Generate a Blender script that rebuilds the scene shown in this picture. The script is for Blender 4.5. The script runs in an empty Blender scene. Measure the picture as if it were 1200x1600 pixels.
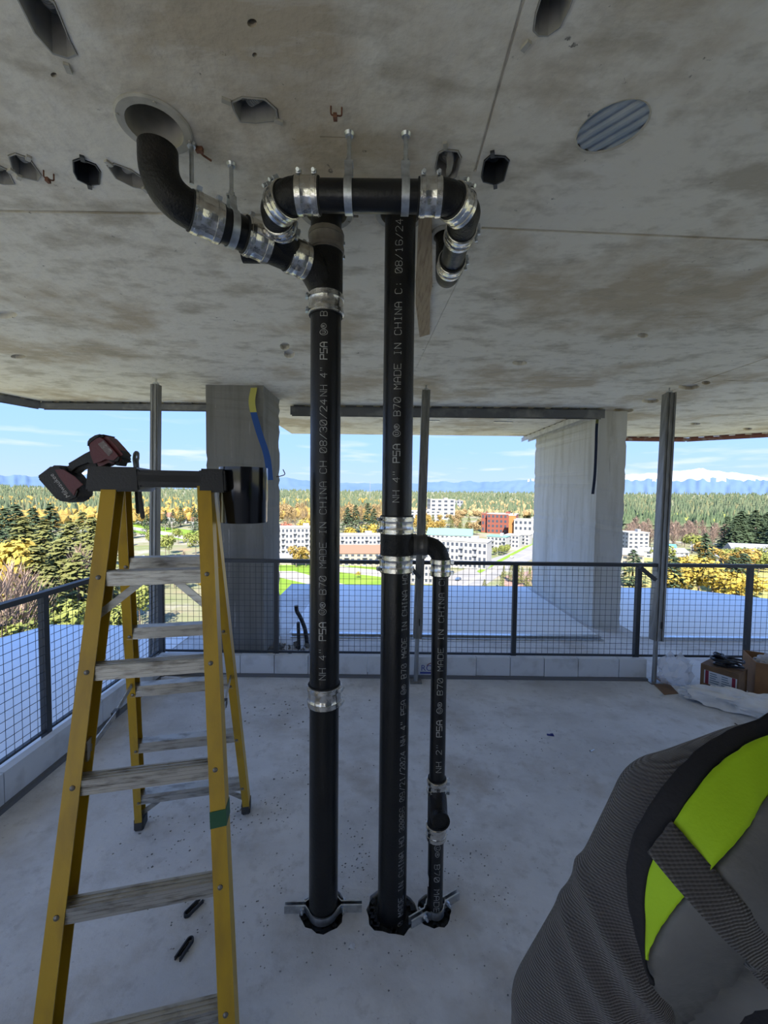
import bpy, bmesh, math, random
import numpy as np
from mathutils import Vector, Matrix
from mathutils.bvhtree import BVHTree

# ------------------------------------------------------------------ camera, sky, sun, exposure
scene = bpy.context.scene
COL = scene.collection
F = 650.0                                   # focal length in pixels of the 1200x1600 frame
CAM = Vector((0, 0, 1.63))
PITCH = math.atan(30 / F)
ROLL = 0.0109
_f = Vector((0, math.cos(PITCH), -math.sin(PITCH)))
_u0 = Vector((0, math.sin(PITCH), math.cos(PITCH)))
_r0 = Vector((1, 0, 0))
CR = _r0 * math.cos(ROLL) + _u0 * math.sin(ROLL)
CU = _u0 * math.cos(ROLL) - _r0 * math.sin(ROLL)
CF = _f
cam_data = bpy.data.cameras.new('camera')
cam = bpy.data.objects.new('camera', cam_data)
COL.objects.link(cam)
cam_data.sensor_fit = 'AUTO'
cam_data.sensor_width = 36.0
cam_data.lens = F / 1600 * 36.0
cam_data.clip_start = 0.02
cam_data.clip_end = 60000
m = Matrix.Identity(4)
for i in range(3):
    m[i][0] = CR[i]; m[i][1] = CU[i]; m[i][2] = -CF[i]; m[i][3] = CAM[i]
cam.matrix_world = m
scene.camera = cam

scene.view_settings.view_transform = 'Standard'
scene.view_settings.look = 'None'
scene.view_settings.gamma = 1.0
scene.view_settings.use_curve_mapping = False
scene.view_settings.exposure = 1.35

world = bpy.data.worlds.new('sky')
scene.world = world
world.use_nodes = True
wn = world.node_tree; wn.nodes.clear()
def wnode(t, **kw):
    n = wn.nodes.new(t)
    for k, v in kw.items(): setattr(n, k, v)
    return n
w_out = wnode('ShaderNodeOutputWorld'); w_bg = wnode('ShaderNodeBackground')
w_tc = wnode('ShaderNodeTexCoord'); w_sep = wnode('ShaderNodeSeparateXYZ')
w_ramp = wnode('ShaderNodeValToRGB')
wn.links.new(w_tc.outputs['Generated'], w_sep.inputs[0])
wn.links.new(w_sep.outputs['Z'], w_ramp.inputs[0])
cr = w_ramp.color_ramp
cr.elements[0].position = 0.0; cr.elements[0].color = (0.46, 0.60, 0.86, 1)
cr.elements[1].position = 1.0; cr.elements[1].color = (0.18, 0.40, 1.05, 1)
for p, c in ((0.10, (0.355, 0.575, 1.12)), (0.22, (0.29, 0.54, 1.20)), (0.5, (0.25, 0.50, 1.15))):
    e = cr.elements.new(p); e.color = (*c, 1)
w_map = wnode('ShaderNodeMapping'); w_map.inputs['Scale'].default_value = (2.6, 2.6, 22)
w_noi = wnode('ShaderNodeTexNoise'); w_noi.inputs['Scale'].default_value = 2.3; w_noi.inputs['Detail'].default_value = 7
w_cr = wnode('ShaderNodeValToRGB')
w_cr.color_ramp.elements[0].position = 0.54; w_cr.color_ramp.elements[0].color = (0, 0, 0, 1)
w_cr.color_ramp.elements[1].position = 0.78; w_cr.color_ramp.elements[1].color = (1, 1, 1, 1)
wn.links.new(w_tc.outputs['Generated'], w_map.inputs[0]); wn.links.new(w_map.outputs[0], w_noi.inputs['Vector'])
wn.links.new(w_noi.outputs[0], w_cr.inputs[0])
w_band = wnode('ShaderNodeValToRGB')                    # clouds lie low over the hills
bb = w_band.color_ramp
bb.elements[0].position = 0.0; bb.elements[0].color = (1, 1, 1, 1)
bb.elements[1].position = 0.16; bb.elements[1].color = (0.12, 0.12, 0.12, 1)
e = bb.elements.new(0.07); e.color = (0.75, 0.75, 0.75, 1)
wn.links.new(w_sep.outputs['Z'], w_band.inputs[0])
w_mul = wnode('ShaderNodeMath', operation='MULTIPLY')
wn.links.new(w_cr.outputs[0], w_mul.inputs[0]); wn.links.new(w_band.outputs[0], w_mul.inputs[1])
w_mix = wnode('ShaderNodeMixRGB'); w_mix.inputs['Color2'].default_value = (0.80, 0.82, 0.88, 1)
wn.links.new(w_mul.outputs[0], w_mix.inputs['Fac']); wn.links.new(w_ramp.outputs[0], w_mix.inputs['Color1'])
wn.links.new(w_mix.outputs[0], w_bg.inputs[0]); w_bg.inputs[1].default_value = 0.565
wn.links.new(w_bg.outputs[0], w_out.inputs[0])

sun_d = bpy.data.lights.new('sun', 'SUN'); sun_d.energy = 6.0; sun_d.angle = 0.009; sun_d.color = (1.0, 0.95, 0.86)
sun = bpy.data.objects.new('sun', sun_d); COL.objects.link(sun)
sun.location = (0, -20, 60)
sun.rotation_euler = Vector((0.0, 0.74, -0.67)).to_track_quat('-Z', 'Y').to_euler()

H = 2.64           # underside of the slab above
GZ = -45.0         # street level below this storey

# ------------------------------------------------------------------ pixel to place
def ray(px, py):
    return CF * F + CR * (px - 600) - CU * (py - 800)
def PY(px, py, Y):
    d = ray(px, py); return CAM + d * (Y / d.y)
def PZ(px, py, z):
    d = ray(px, py); return CAM + d * ((z - CAM.z) / d.z)

# ------------------------------------------------------------------ materials
MATS = {}
def rgb(h):
    """sRGB 0-255 triple to linear"""
    return tuple(((c / 255) / 12.92 if c / 255 <= 0.04045 else ((c / 255 + 0.055) / 1.055) ** 2.4) for c in h)
def mat(name, col, rough=0.6, metal=0.0, col2=None, nscale=5.0, nlo=0.35, nhi=0.65, ndetail=5, bump=0.0, bscale=40.0,
        stretch=None, spec=0.5, coat=0.0, trans=0.0, alpha=1.0, rough2=None, sheen=0.0):
    if name in MATS: return MATS[name]
    mt = bpy.data.materials.new(name); mt.use_nodes = True
    nt = mt.node_tree; b = nt.nodes['Principled BSDF']
    b.inputs['Base Color'].default_value = (*col, 1); b.inputs['Roughness'].default_value = rough
    b.inputs['Metallic'].default_value = metal
    b.inputs['Specular IOR Level'].default_value = spec
    b.inputs['Coat Weight'].default_value = coat
    b.inputs['Transmission Weight'].default_value = trans
    b.inputs['Alpha'].default_value = alpha
    b.inputs['Sheen Weight'].default_value = sheen
    if col2 is not None or bump:
        tc = nt.nodes.new('ShaderNodeTexCoord'); src = tc.outputs['Object']
        if stretch:
            mp = nt.nodes.new('ShaderNodeMapping'); mp.inputs['Scale'].default_value = stretch
            nt.links.new(src, mp.inputs[0]); src = mp.outputs[0]
    if col2 is not None:
        n = nt.nodes.new('ShaderNodeTexNoise'); n.inputs['Scale'].default_value = nscale; n.inputs['Detail'].default_value = ndetail
        nt.links.new(src, n.inputs['Vector'])
        r = nt.nodes.new('ShaderNodeValToRGB')
        r.color_ramp.elements[0].position = nlo; r.color_ramp.elements[0].color = (*col, 1)
        r.color_ramp.elements[1].position = nhi; r.color_ramp.elements[1].color = (*col2, 1)
        nt.links.new(n.outputs[0], r.inputs[0]); nt.links.new(r.outputs[0], b.inputs['Base Color'])
        if rough2 is not None:
            mr = nt.nodes.new('ShaderNodeMapRange'); mr.inputs[1].default_value = nlo; mr.inputs[2].default_value = nhi
            mr.inputs[3].default_value = rough; mr.inputs[4].default_value = rough2
            nt.links.new(n.outputs[0], mr.inputs[0]); nt.links.new(mr.outputs[0], b.inputs['Roughness'])
    if bump:
        n2 = nt.nodes.new('ShaderNodeTexNoise'); n2.inputs['Scale'].default_value = bscale; n2.inputs['Detail'].default_value = 6
        nt.links.new(src, n2.inputs['Vector'])
        bp = nt.nodes.new('ShaderNodeBump'); bp.inputs['Strength'].default_value = bump; bp.inputs['Distance'].default_value = 0.01
        nt.links.new(n2.outputs[0], bp.inputs['Height']); nt.links.new(bp.outputs[0], b.inputs['Normal'])
    MATS[name] = mt
    return mt

def layered(name, base, layers, rough=0.85, bump=0.3, bscale=30, spec=0.3, stretch=None):
    """base colour with noise layers (colour, scale, low, high, amount, stretch)"""
    mt = bpy.data.materials.new(name); mt.use_nodes = True
    nt = mt.node_tree; b = nt.nodes['Principled BSDF']
    b.inputs['Roughness'].default_value = rough; b.inputs['Specular IOR Level'].default_value = spec
    tc = nt.nodes.new('ShaderNodeTexCoord')
    prev = nt.nodes.new('ShaderNodeRGB'); prev.outputs[0].default_value = (*base, 1); prev = prev.outputs[0]
    for i, (c, sc, lo, hi, amt, st) in enumerate(layers):
        mp = nt.nodes.new('ShaderNodeMapping'); mp.inputs['Scale'].default_value = st or (1, 1, 1)
        mp.inputs['Location'].default_value = (i * 3.7, i * 1.9, i * 5.1)
        nt.links.new(tc.outputs['Object'], mp.inputs[0])
        n = nt.nodes.new('ShaderNodeTexNoise'); n.inputs['Scale'].default_value = sc; n.inputs['Detail'].default_value = 8
        n.inputs['Roughness'].default_value = 0.62
        nt.links.new(mp.outputs[0], n.inputs['Vector'])
        mr = nt.nodes.new('ShaderNodeMapRange'); mr.inputs[1].default_value = lo; mr.inputs[2].default_value = hi
        mr.inputs[3].default_value = 0; mr.inputs[4].default_value = amt
        nt.links.new(n.outputs[0], mr.inputs[0])
        mx = nt.nodes.new('ShaderNodeMixRGB'); mx.inputs['Color2'].default_value = (*c, 1)
        nt.links.new(mr.outputs[0], mx.inputs['Fac']); nt.links.new(prev, mx.inputs['Color1']); prev = mx.outputs[0]
    nt.links.new(prev, b.inputs['Base Color'])
    n2 = nt.nodes.new('ShaderNodeTexNoise'); n2.inputs['Scale'].default_value = bscale; n2.inputs['Detail'].default_value = 8
    nt.links.new(tc.outputs['Object'], n2.inputs['Vector'])
    bp = nt.nodes.new('ShaderNodeBump'); bp.inputs['Strength'].default_value = bump; bp.inputs['Distance'].default_value = 0.01
    nt.links.new(n2.outputs[0], bp.inputs['Height']); nt.links.new(bp.outputs[0], b.inputs['Normal'])
    MATS[name] = mt
    return mt

CEIL = layered('ceiling_concrete', (0.72, 0.67, 0.565), [
    ((0.42, 0.33, 0.21), 1.2, 0.49, 0.60, 0.75, None),
    ((0.76, 0.72, 0.62), 2.3, 0.52, 0.72, 0.6, (1, 2.5, 1)),
    ((0.36, 0.31, 0.225), 3.1, 0.52, 0.66, 0.7, (1, 1.8, 1)),
    ((0.38, 0.33, 0.25), 9, 0.52, 0.72, 0.5, (1, 1.6, 1)),
    ((0.74, 0.71, 0.63), 9, 0.58, 0.72, 0.5, (0.5, 2, 1)),
    ((0.10, 0.09, 0.08), 24, 0.68, 0.72, 0.85, None)], bump=0.6, bscale=22)
FLOOR = layered('floor_concrete', (0.68, 0.685, 0.69), [
    ((0.50, 0.50, 0.50), 0.9, 0.40, 0.64, 0.9, None),
    ((0.74, 0.745, 0.75), 3.0, 0.55, 0.75, 0.6, None),
    ((0.42, 0.41, 0.39), 3.5, 0.48, 0.75, 0.7, (1, 1.3, 1)),
    ((0.38, 0.34, 0.29), 1.7, 0.55, 0.70, 0.7, None),
    ((0.38, 0.37, 0.36), 16, 0.55, 0.75, 0.6, None),
    ((0.16, 0.15, 0.14), 45, 0.66, 0.71, 0.7, None)], bump=0.4, bscale=35, rough=0.75)
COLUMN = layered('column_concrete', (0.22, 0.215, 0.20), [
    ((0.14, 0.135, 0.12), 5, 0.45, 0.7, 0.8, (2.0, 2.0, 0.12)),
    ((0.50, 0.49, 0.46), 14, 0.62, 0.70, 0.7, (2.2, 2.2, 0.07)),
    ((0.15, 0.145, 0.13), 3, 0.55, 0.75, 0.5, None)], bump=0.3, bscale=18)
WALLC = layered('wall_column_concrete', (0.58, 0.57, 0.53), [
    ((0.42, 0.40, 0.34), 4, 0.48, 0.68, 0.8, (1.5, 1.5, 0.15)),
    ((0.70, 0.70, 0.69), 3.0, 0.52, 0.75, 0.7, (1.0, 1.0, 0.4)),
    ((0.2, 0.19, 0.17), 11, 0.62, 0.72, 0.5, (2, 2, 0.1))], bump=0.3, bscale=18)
MEMBRANE = layered('deck_membrane', (0.80, 0.83, 0.86), [
    ((0.85, 0.87, 0.89), 0.8, 0.4, 0.7, 0.8, None),
    ((0.68, 0.71, 0.75), 4, 0.6, 0.75, 0.4, None)], bump=0.12, bscale=30, rough=0.55)
CAST = mat('cast_iron_black', (0.005, 0.005, 0.006), 0.30, 0.0, (0.010, 0.0095, 0.009), 9, 0.4, 0.7, bump=0.12, bscale=90, spec=0.4, rough2=0.42)
FITTING = mat('fitting_black', (0.006, 0.0055, 0.005), 0.45, 0.0, (0.016, 0.013, 0.011), 14, 0.5, 0.75, bump=0.35, bscale=140, spec=0.3)
STEEL = mat('stainless_steel', (0.72, 0.70, 0.66), 0.22, 1.0, (0.52, 0.50, 0.47), 60, 0.4, 0.7, bump=0.1, bscale=200)
GALV = mat('galvanized_steel', (0.62, 0.65, 0.68), 0.38, 1.0, (0.46, 0.48, 0.50), 45, 0.4, 0.65, bump=0.05, bscale=150)
RUBBER = mat('black_rubber', (0.012, 0.012, 0.012), 0.65)
PRINT = mat('print_white', (0.50, 0.50, 0.48), 0.8, 0, (0.30, 0.30, 0.29), 60, 0.4, 0.6)
YELLOW = mat('yellow_fibreglass', (0.50, 0.30, 0.012), 0.42, 0, (0.36, 0.21, 0.015), 7, 0.45, 0.75, bump=0.06, bscale=120, stretch=(3, 3, 0.5))
ALU = mat('scuffed_aluminium', (0.46, 0.45, 0.42), 0.42, 0.8, (0.22, 0.205, 0.18), 24, 0.48, 0.7, bump=0.15, bscale=120, stretch=(0.6, 1, 3))
BLACKP = mat('black_plastic', (0.014, 0.014, 0.015), 0.42, bump=0.1, bscale=150)
DARKM = mat('dark_painted_steel', (0.045, 0.048, 0.052), 0.5, 0.2, bump=0.05)
POSTM = mat('grey_post_steel', (0.20, 0.20, 0.195), 0.45, 0.6, (0.30, 0.30, 0.29), 12, 0.4, 0.7, stretch=(3, 3, 0.3))
RUST = mat('rusty_steel', (0.12, 0.05, 0.03), 0.85, 0.2, (0.22, 0.10, 0.06), 40, 0.4, 0.6)

# ------------------------------------------------------------------ mesh builder
OFF = {}
class MB:
    def __init__(s): s.v = []; s.f = []; s.mi = []; s.cur = 0
    def add(s, vs, fs):
        o = len(s.v); s.v += [Vector(v) for v in vs]
        for f in fs: s.f.append([i + o for i in f]); s.mi.append(s.cur)
        return s
    def box(s, c, size, R=None):
        hx, hy, hz = size[0] / 2, size[1] / 2, size[2] / 2
        vs = [Vector((x, y, z)) for x in (-hx, hx) for y in (-hy, hy) for z in (-hz, hz)]
        if R is not None: vs = [R @ v for v in vs]
        c = Vector(c)
        return s.add([v + c for v in vs], [(0, 1, 3, 2), (4, 6, 7, 5), (0, 4, 5, 1), (2, 3, 7, 6), (0, 2, 6, 4), (1, 5, 7, 3)])
    def bar(s, a, b, w, h, side=None):
        """rectangular bar from a to b, w across the side direction, h along the third"""
        a, b = Vector(a), Vector(b); d = (b - a); L = d.length; d.normalize()
        sd = Vector(side) if side is not None else (Vector((0, 0, 1)).cross(d) if abs(d.z) < 0.95 else Vector((1, 0, 0)))
        sd = (sd - d * sd.dot(d)).normalized(); n = d.cross(sd)
        R = Matrix((sd, d, n)).transposed()
        return s.box((a + b) / 2, (w, L, h), R)
    def tube(s, pts, r, seg=14, caps=True, closed=False, star=None):
        pts = [Vector(p) for p in pts]; n = len(pts)
        rs = r if isinstance(r, (list, tuple)) else [r] * n
        ts = []
        for i in range(n):
            a = pts[i - 1] if (i > 0 or closed) else pts[i]
            b = pts[(i + 1) % n] if (i < n - 1 or closed) else pts[i]
            ts.append((b - a).normalized())
        t0 = ts[0]; u = t0.orthogonal().normalized()
        if abs(t0.z) > 0.9: u = (Vector((1, 0, 0)) - t0 * t0.x).normalized()
        rings = []
        for i in range(n):
            u = (u - ts[i] * u.dot(ts[i])).normalized(); w = ts[i].cross(u)
            rings.append([pts[i] + (u * math.cos(2 * math.pi * k / seg) + w * math.sin(2 * math.pi * k / seg)) * (rs[i] * (star[k % len(star)] if star else 1)) for k in range(seg)])
        fs = []
        for i in range(n - 1 if not closed else n):
            j = (i + 1) % n
            for k in range(seg):
                fs.append((i * seg + k, i * seg + (k + 1) % seg, j * seg + (k + 1) % seg, j * seg + k))
        if caps and not closed:
            fs.append(tuple(range(seg))[::-1]); fs.append(tuple((n - 1) * seg + k for k in range(seg)))
        return s.add([v for rg in rings for v in rg], fs)
    def lathe(s, o, ax, prof, seg=24, close=False, star=None):
        """prof: (radius, distance along axis)"""
        o = Vector(o); ax = Vector(ax).normalized()
        u = (Vector((1, 0, 0)) - ax * ax.x).normalized() if abs(ax.x) < 0.9 else (Vector((0, 0, 1)) - ax * ax.z).normalized()
        w = ax.cross(u); vs = []; fs = []
        for (r, t) in prof:
            for k in range(seg):
                a = 2 * math.pi * k / seg
                q = r * (star[k % len(star)] if star else 1)
                vs.append(o + ax * t + (u * math.cos(a) + w * math.sin(a)) * q)
        n = len(prof)
        for i in range(n if close else n - 1):
            j = (i + 1) % n
            for k in range(seg): fs.append((i * seg + k, i * seg + (k + 1) % seg, j * seg + (k + 1) % seg, j * seg + k))
        if not close:
            if prof[0][0] > 1e-6: fs.append(tuple(range(seg))[::-1])
            if prof[-1][0] > 1e-6: fs.append(tuple((n - 1) * seg + k for k in range(seg)))
        return s.add(vs, fs)
    def prism(s, poly, d):
        """3D polygon extruded by the vector d"""
        poly = [Vector(p) for p in poly]; d = Vector(d); n = len(poly)
        fs = [tuple(range(n))[::-1], tuple(range(n, 2 * n))]
        for i in range(n): fs.append((i, (i + 1) % n, n + (i + 1) % n, n + i))
        return s.add(poly + [p + d for p in poly], fs)
    def build(s, name, mt, parent=None, smooth=35, base=None, fix=True, bevel=0):
        off = Vector((0, 0, 0))
        if parent is not None: off = OFF[parent.name]
        elif base is not None: off = Vector(base)
        elif s.v:
            xs = [v.x for v in s.v]; ys = [v.y for v in s.v]; zs = [v.z for v in s.v]
            off = Vector(((min(xs) + max(xs)) / 2, (min(ys) + max(ys)) / 2, min(zs)))
        me = bpy.data.meshes.new(name)
        me.from_pydata([v - off for v in s.v], [], s.f)
        mts = mt if isinstance(mt, (list, tuple)) else [mt]
        for q in mts: me.materials.append(q)
        if len(mts) > 1:
            for p, k in zip(me.polygons, s.mi): p.material_index = k
        if fix or bevel:
            bm = bmesh.new(); bm.from_mesh(me)
            if bevel:
                es = [e for e in bm.edges if len(e.link_faces) == 2 and e.calc_face_angle(0) > 0.6]
                bmesh.ops.bevel(bm, geom=es, offset=bevel, segments=2, affect='EDGES', clamp_overlap=True)
            bmesh.ops.recalc_face_normals(bm, faces=bm.faces)
            bm.to_mesh(me); bm.free()
        if smooth:
            me.polygons.foreach_set('use_smooth', [True] * len(me.polygons))
            me.set_sharp_from_angle(angle=math.radians(smooth))
        me.update()
        o = bpy.data.objects.new(name, me); COL.objects.link(o)
        if parent is not None: o.parent = parent; OFF[o.name] = off
        else: o.location = off; OFF[o.name] = off
        return o
def tag(o, label=None, cat=None, group=None, kind=None):
    if label: o['label'] = label
    if cat: o['category'] = cat
    if group: o['group'] = group
    if kind: o['kind'] = kind
    return o
def thing(name, loc, label, cat, group=None):
    o = bpy.data.objects.new(name, None); COL.objects.link(o)
    o.empty_display_size = 0.1; o.location = loc; OFF[o.name] = Vector(loc)
    return tag(o, label, cat, group)
def copy_part(src, parent, name=None):
    """another object that shares the mesh"""
    c = src.copy(); COL.objects.link(c); c.parent = parent
    OFF[c.name] = OFF[parent.name] if parent else Vector((0, 0, 0))
    return c
def fillet(pts, rad, n=8):
    """polyline with rounded corners"""
    pts = [Vector(p) for p in pts]; out = [pts[0]]
    for i in range(1, len(pts) - 1):
        a, b, c = pts[i - 1], pts[i], pts[i + 1]
        r = rad[i - 1] if isinstance(rad, (list, tuple)) else rad
        d1 = (a - b).normalized(); d2 = (c - b).normalized()
        ang = d1.angle(d2); t = min(r / math.tan(ang / 2), (a - b).length * 0.95, (c - b).length * 0.95)
        p1, p2 = b + d1 * t, b + d2 * t
        for k in range(n + 1):
            q = k / n
            out.append(p1 * (1 - q) ** 2 + b * 2 * q * (1 - q) + p2 * q * q)
    out.append(pts[-1]); return out
def smooth_path(pts, n=6):
    """Catmull-Rom through points"""
    pts = [Vector(p) for p in pts]; out = []
    P = [pts[0] * 2 - pts[1]] + pts + [pts[-1] * 2 - pts[-2]]
    for i in range(1, len(P) - 2):
        for k in range(n):
            t = k / n
            out.append(0.5 * ((2 * P[i]) + (P[i + 1] - P[i - 1]) * t + (2 * P[i - 1] - 5 * P[i] + 4 * P[i + 1] - P[i + 2]) * t * t + (3 * P[i] - P[i - 1] - 3 * P[i + 1] + P[i + 2]) * t ** 3))
    out.append(pts[-1]); return out
rnd = random.Random(7)
# ------------------------------------------------------------------ the storey: slabs, columns, core wall
def struct(o, label=None, cat=None): return tag(o, label, cat, kind='structure')
OUT = [(-4.2, -5.5), (-4.2, 4.45), (-4.0, 4.95), (-1.62, 4.95), (-1.62, 7.3), (5.2, 7.3), (6.2, 6.6), (6.2, -5.5)]
T = 0.22
CUT_C = MB(); CUT_F = MB()                       # holes in the ceiling and in the floor
def circle(c, r, n=28, jit=0.0, rn=None):
    out = []
    for k in range(n):
        a = 2 * math.pi * k / n; q = r * (1 + (rn.uniform(-jit, jit) if rn else 0))
        out.append(Vector((c[0] + q * math.cos(a), c[1] + q * math.sin(a), 0)))
    return out
def slab_with_holes(name, z0, z1, cut, mt):
    mb = MB().prism([Vector((x, y, z0)) for x, y in OUT], (0, 0, z1 - z0))
    o = mb.build(name, mt, base=(0, 0, 0), smooth=0)
    c = cut.build('cutter', mt, base=(0, 0, 0), smooth=0)
    md = o.modifiers.new('holes', 'BOOLEAN'); md.object = c; md.operation = 'DIFFERENCE'; md.solver = 'EXACT'; md.use_self = True
    dg = bpy.context.evaluated_depsgraph_get()
    me = bpy.data.meshes.new_from_object(o.evaluated_get(dg))
    o.modifiers.clear(); o.data = me
    bpy.data.objects.remove(c)
    return struct(o)

# stack positions (4 inch risers about a metre and a half away)
YS = 1.55
S1 = PY(508, 800, YS); S2 = PY(620, 800, YS); S3 = PY(690, 800, YS)
R4 = 0.0555; R2 = 0.030; R3 = 0.041
YB = 1.22                                          # the branch that runs left to right below the slab
HB = PZ(238, 190, H)                               # sleeve of the left branch
HR = PZ(708, 368, H); HR.x = PY(735, 308, YB).x                               # sleeve on the right
sleeves = [(Vector((S1.x, S1.y)), 0.080, 0.098), (Vector((S2.x, S2.y)), 0.078, 0.094), (Vector((HB.x, HB.y + 0.012)), 0.078, 0.097), (Vector((HR.x, HR.y)), 0.058, 0.070)]
for c, r, r2 in sleeves:
    CUT_C.prism([Vector((p.x, p.y, H - 0.05)) for p in circle(c, r)], (0, 0, 0.24))
frn = random.Random(3)
for c, r in ((S1, 0.088), (S2, 0.095), (S3, 0.066)):
    CUT_F.prism([Vector((p.x, p.y, -0.2)) for p in circle((c.x, c.y + 0.004), r, 22, 0.10, frn)], (0, 0, 0.25))

# formwork seams in the ceiling
def seam(px0, px1, w=0.006, d=0.008):
    a, b = PZ(*px0, H), PZ(*px1, H)
    CUT_C.bar(a, b, w, d * 2, side=(b - a).cross(Vector((0, 0, 1))))
seam((-60, 329), (560, 338), 0.014, 0.012); seam((752, 356), (1300, 380), 0.013, 0.012)
seam((826, -30), (742, 268), 0.008, 0.006); seam((640, 596), (700, 470), 0.004, 0.003); seam((700, 470), (735, 400), 0.004, 0.003)
seam((1045, 612), (1240, 545), 0.012, 0.006); seam((1130, 594), (1240, 598), 0.012, 0.006)
seam((700, 592), (880, 600), 0.006, 0.003); seam((540, 215), (500, 214), 0.004, 0.003)

# recesses left by cast-in boxes
RECESS = []
def recess(px, depth, label, conduit=None, dark=False, taper=0.86, rim=True):
    poly = [PZ(x, y, H) for x, y in px]
    c = sum(poly, Vector()) / len(poly)
    CUT_C.prism([Vector((p.x, p.y, H - 0.03)) for p in poly], (0, 0, depth + 0.03))
    RECESS.append((poly, c, depth, label, conduit, dark, taper, rim))
recess([(20, -14), (48, -30), (85, 0), (110, 62), (122, 86), (108, 92), (82, 84), (52, 50)], 0.09, 'long grey cast-in box in the ceiling above the ladder, ribbed conduit inside', (62, 4))
recess([(360, 158), (378, 150), (415, 153), (434, 170), (436, 188), (400, 192), (374, 190), (364, 172)], 0.06, 'grey cast-in box recessed in ceiling right of the open sleeve', (405, 163))
recess([(-26, 262), (-4, 256), (12, 264), (24, 288), (6, 288), (-18, 282)], 0.06, 'cast-in conduit box cut by the left picture edge', (4, 268))
recess([(12, 242), (24, 238), (46, 246), (66, 274), (60, 283), (30, 276), (18, 264)], 0.06, 'grey cast-in box in ceiling left of the small rusty staple', (30, 250))
recess([(113, 250), (124, 246), (150, 256), (158, 268), (156, 288), (140, 290), (120, 280), (114, 268)], 0.08, 'dark open cast-in box in ceiling above the ladder rails', (140, 260), True)
recess([(166, 258), (178, 254), (205, 264), (230, 282), (228, 296), (208, 292), (180, 278)], 0.05, 'narrow grey cast-in box in ceiling beside the black pipe bend', (207, 270))
recess([(832, 48), (836, 20), (850, -26), (905, -30), (892, 10), (876, 42), (856, 56), (840, 56)], 0.09, 'large oval cast-in box at the top edge right of the seam')
recess([(684, 238), (694, 232), (716, 234), (722, 246), (714, 276), (702, 284), (682, 272), (679, 262)], 0.05, 'cement-caked cast-in box above the right pipe elbow', (700, 240))
recess([(756, 250), (766, 241), (790, 243), (797, 250), (788, 282), (774, 289), (754, 284), (751, 276)], 0.07, 'dark cast-in box in ceiling right of the diagonal seam', (776, 250), True)
ov = []
for k in range(24):
    a = 2 * math.pi * k / 24; u, v = 66 * math.cos(a), 33 * math.sin(a)
    ov.append((958 + u * math.cos(-0.50) - v * math.sin(-0.50), 197 + u * math.sin(-0.50) + v * math.cos(-0.50)))
OVAL = [PZ(x, y, H) for x, y in ov]
CUT_C.prism([Vector((p.x, p.y, H - 0.03)) for p in OVAL], (0, 0, 0.045))
for (x, y, w, h) in ((1076, 604, 17, 5), (1016, 626, 14, 4), (974, 641, 16, 4), (1103, 598, 7, 3), (812, 567, 12, 4), (28, 557, 12, 3.5), (6, 492, 22, 6),
                     (1086, 662, 9, 2), (1168, 670, 8, 2), (445, 541, 8, 6), (452, 553, 9, 7), (394, 36, 8, 7), (84, 117, 5, 4), (1004, 524, 9, 4), (398, 86, 4, 4)):
    CUT_C.prism([Vector(((q := PZ(x + w * math.cos(a), y + h * math.sin(a), H)).x, q.y, H - 0.03)) for a in [2 * math.pi * k / 10 for k in range(10)]], (0, 0, 0.06))

ceiling = slab_with_holes('ceiling', H, H + T, CUT_C, CEIL)
floor = slab_with_holes('floor', -T, 0.0, CUT_F, FLOOR)
wb = MB().box((2.9, -2.8, H / 2), (6.4, 0.25, H - 0.004)).build('wall_back', COLUMN)  # unseen core wall, placed and sized to hold back light from behind
struct(wb)

# terrace membrane outside the rail (left side and beyond the facade line)
mb = MB()
mb.prism([Vector((x, y, 0.0)) for x, y in [(-4.15, -4.4), (-4.15, 4.45), (-3.97, 4.90), (-2.16, 4.90), (-2.16, -4.4)]], (0, 0, 0.006))
mb.prism([Vector((x, y, 0.0)) for x, y in [(-1.08, 4.72), (-1.08, 7.25), (2.50, 7.25), (2.50, 4.72)]], (0, 0, 0.006))
mb.prism([Vector((x, y, 0.0)) for x, y in [(2.98, 4.72), (2.98, 7.25), (5.15, 7.25), (6.15, 6.55), (6.15, 4.72)]], (0, 0, 0.006))
struct(mb.build('floor_terrace', MEMBRANE, base=(0, 0, 0), smooth=0))
ke = MB(); ke.box((0.72, 4.66, 0.018), (3.5, 0.06, 0.036)); ke.box((0.72, 4.60, 0.006), (3.5, 0.05, 0.012))
struct(ke.build('trim_1', GALV, smooth=0))
ke = MB(); ke.box((4.6, 4.66, 0.018), (3.0, 0.06, 0.036))
struct(ke.build('trim_2', GALV, smooth=0))

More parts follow.
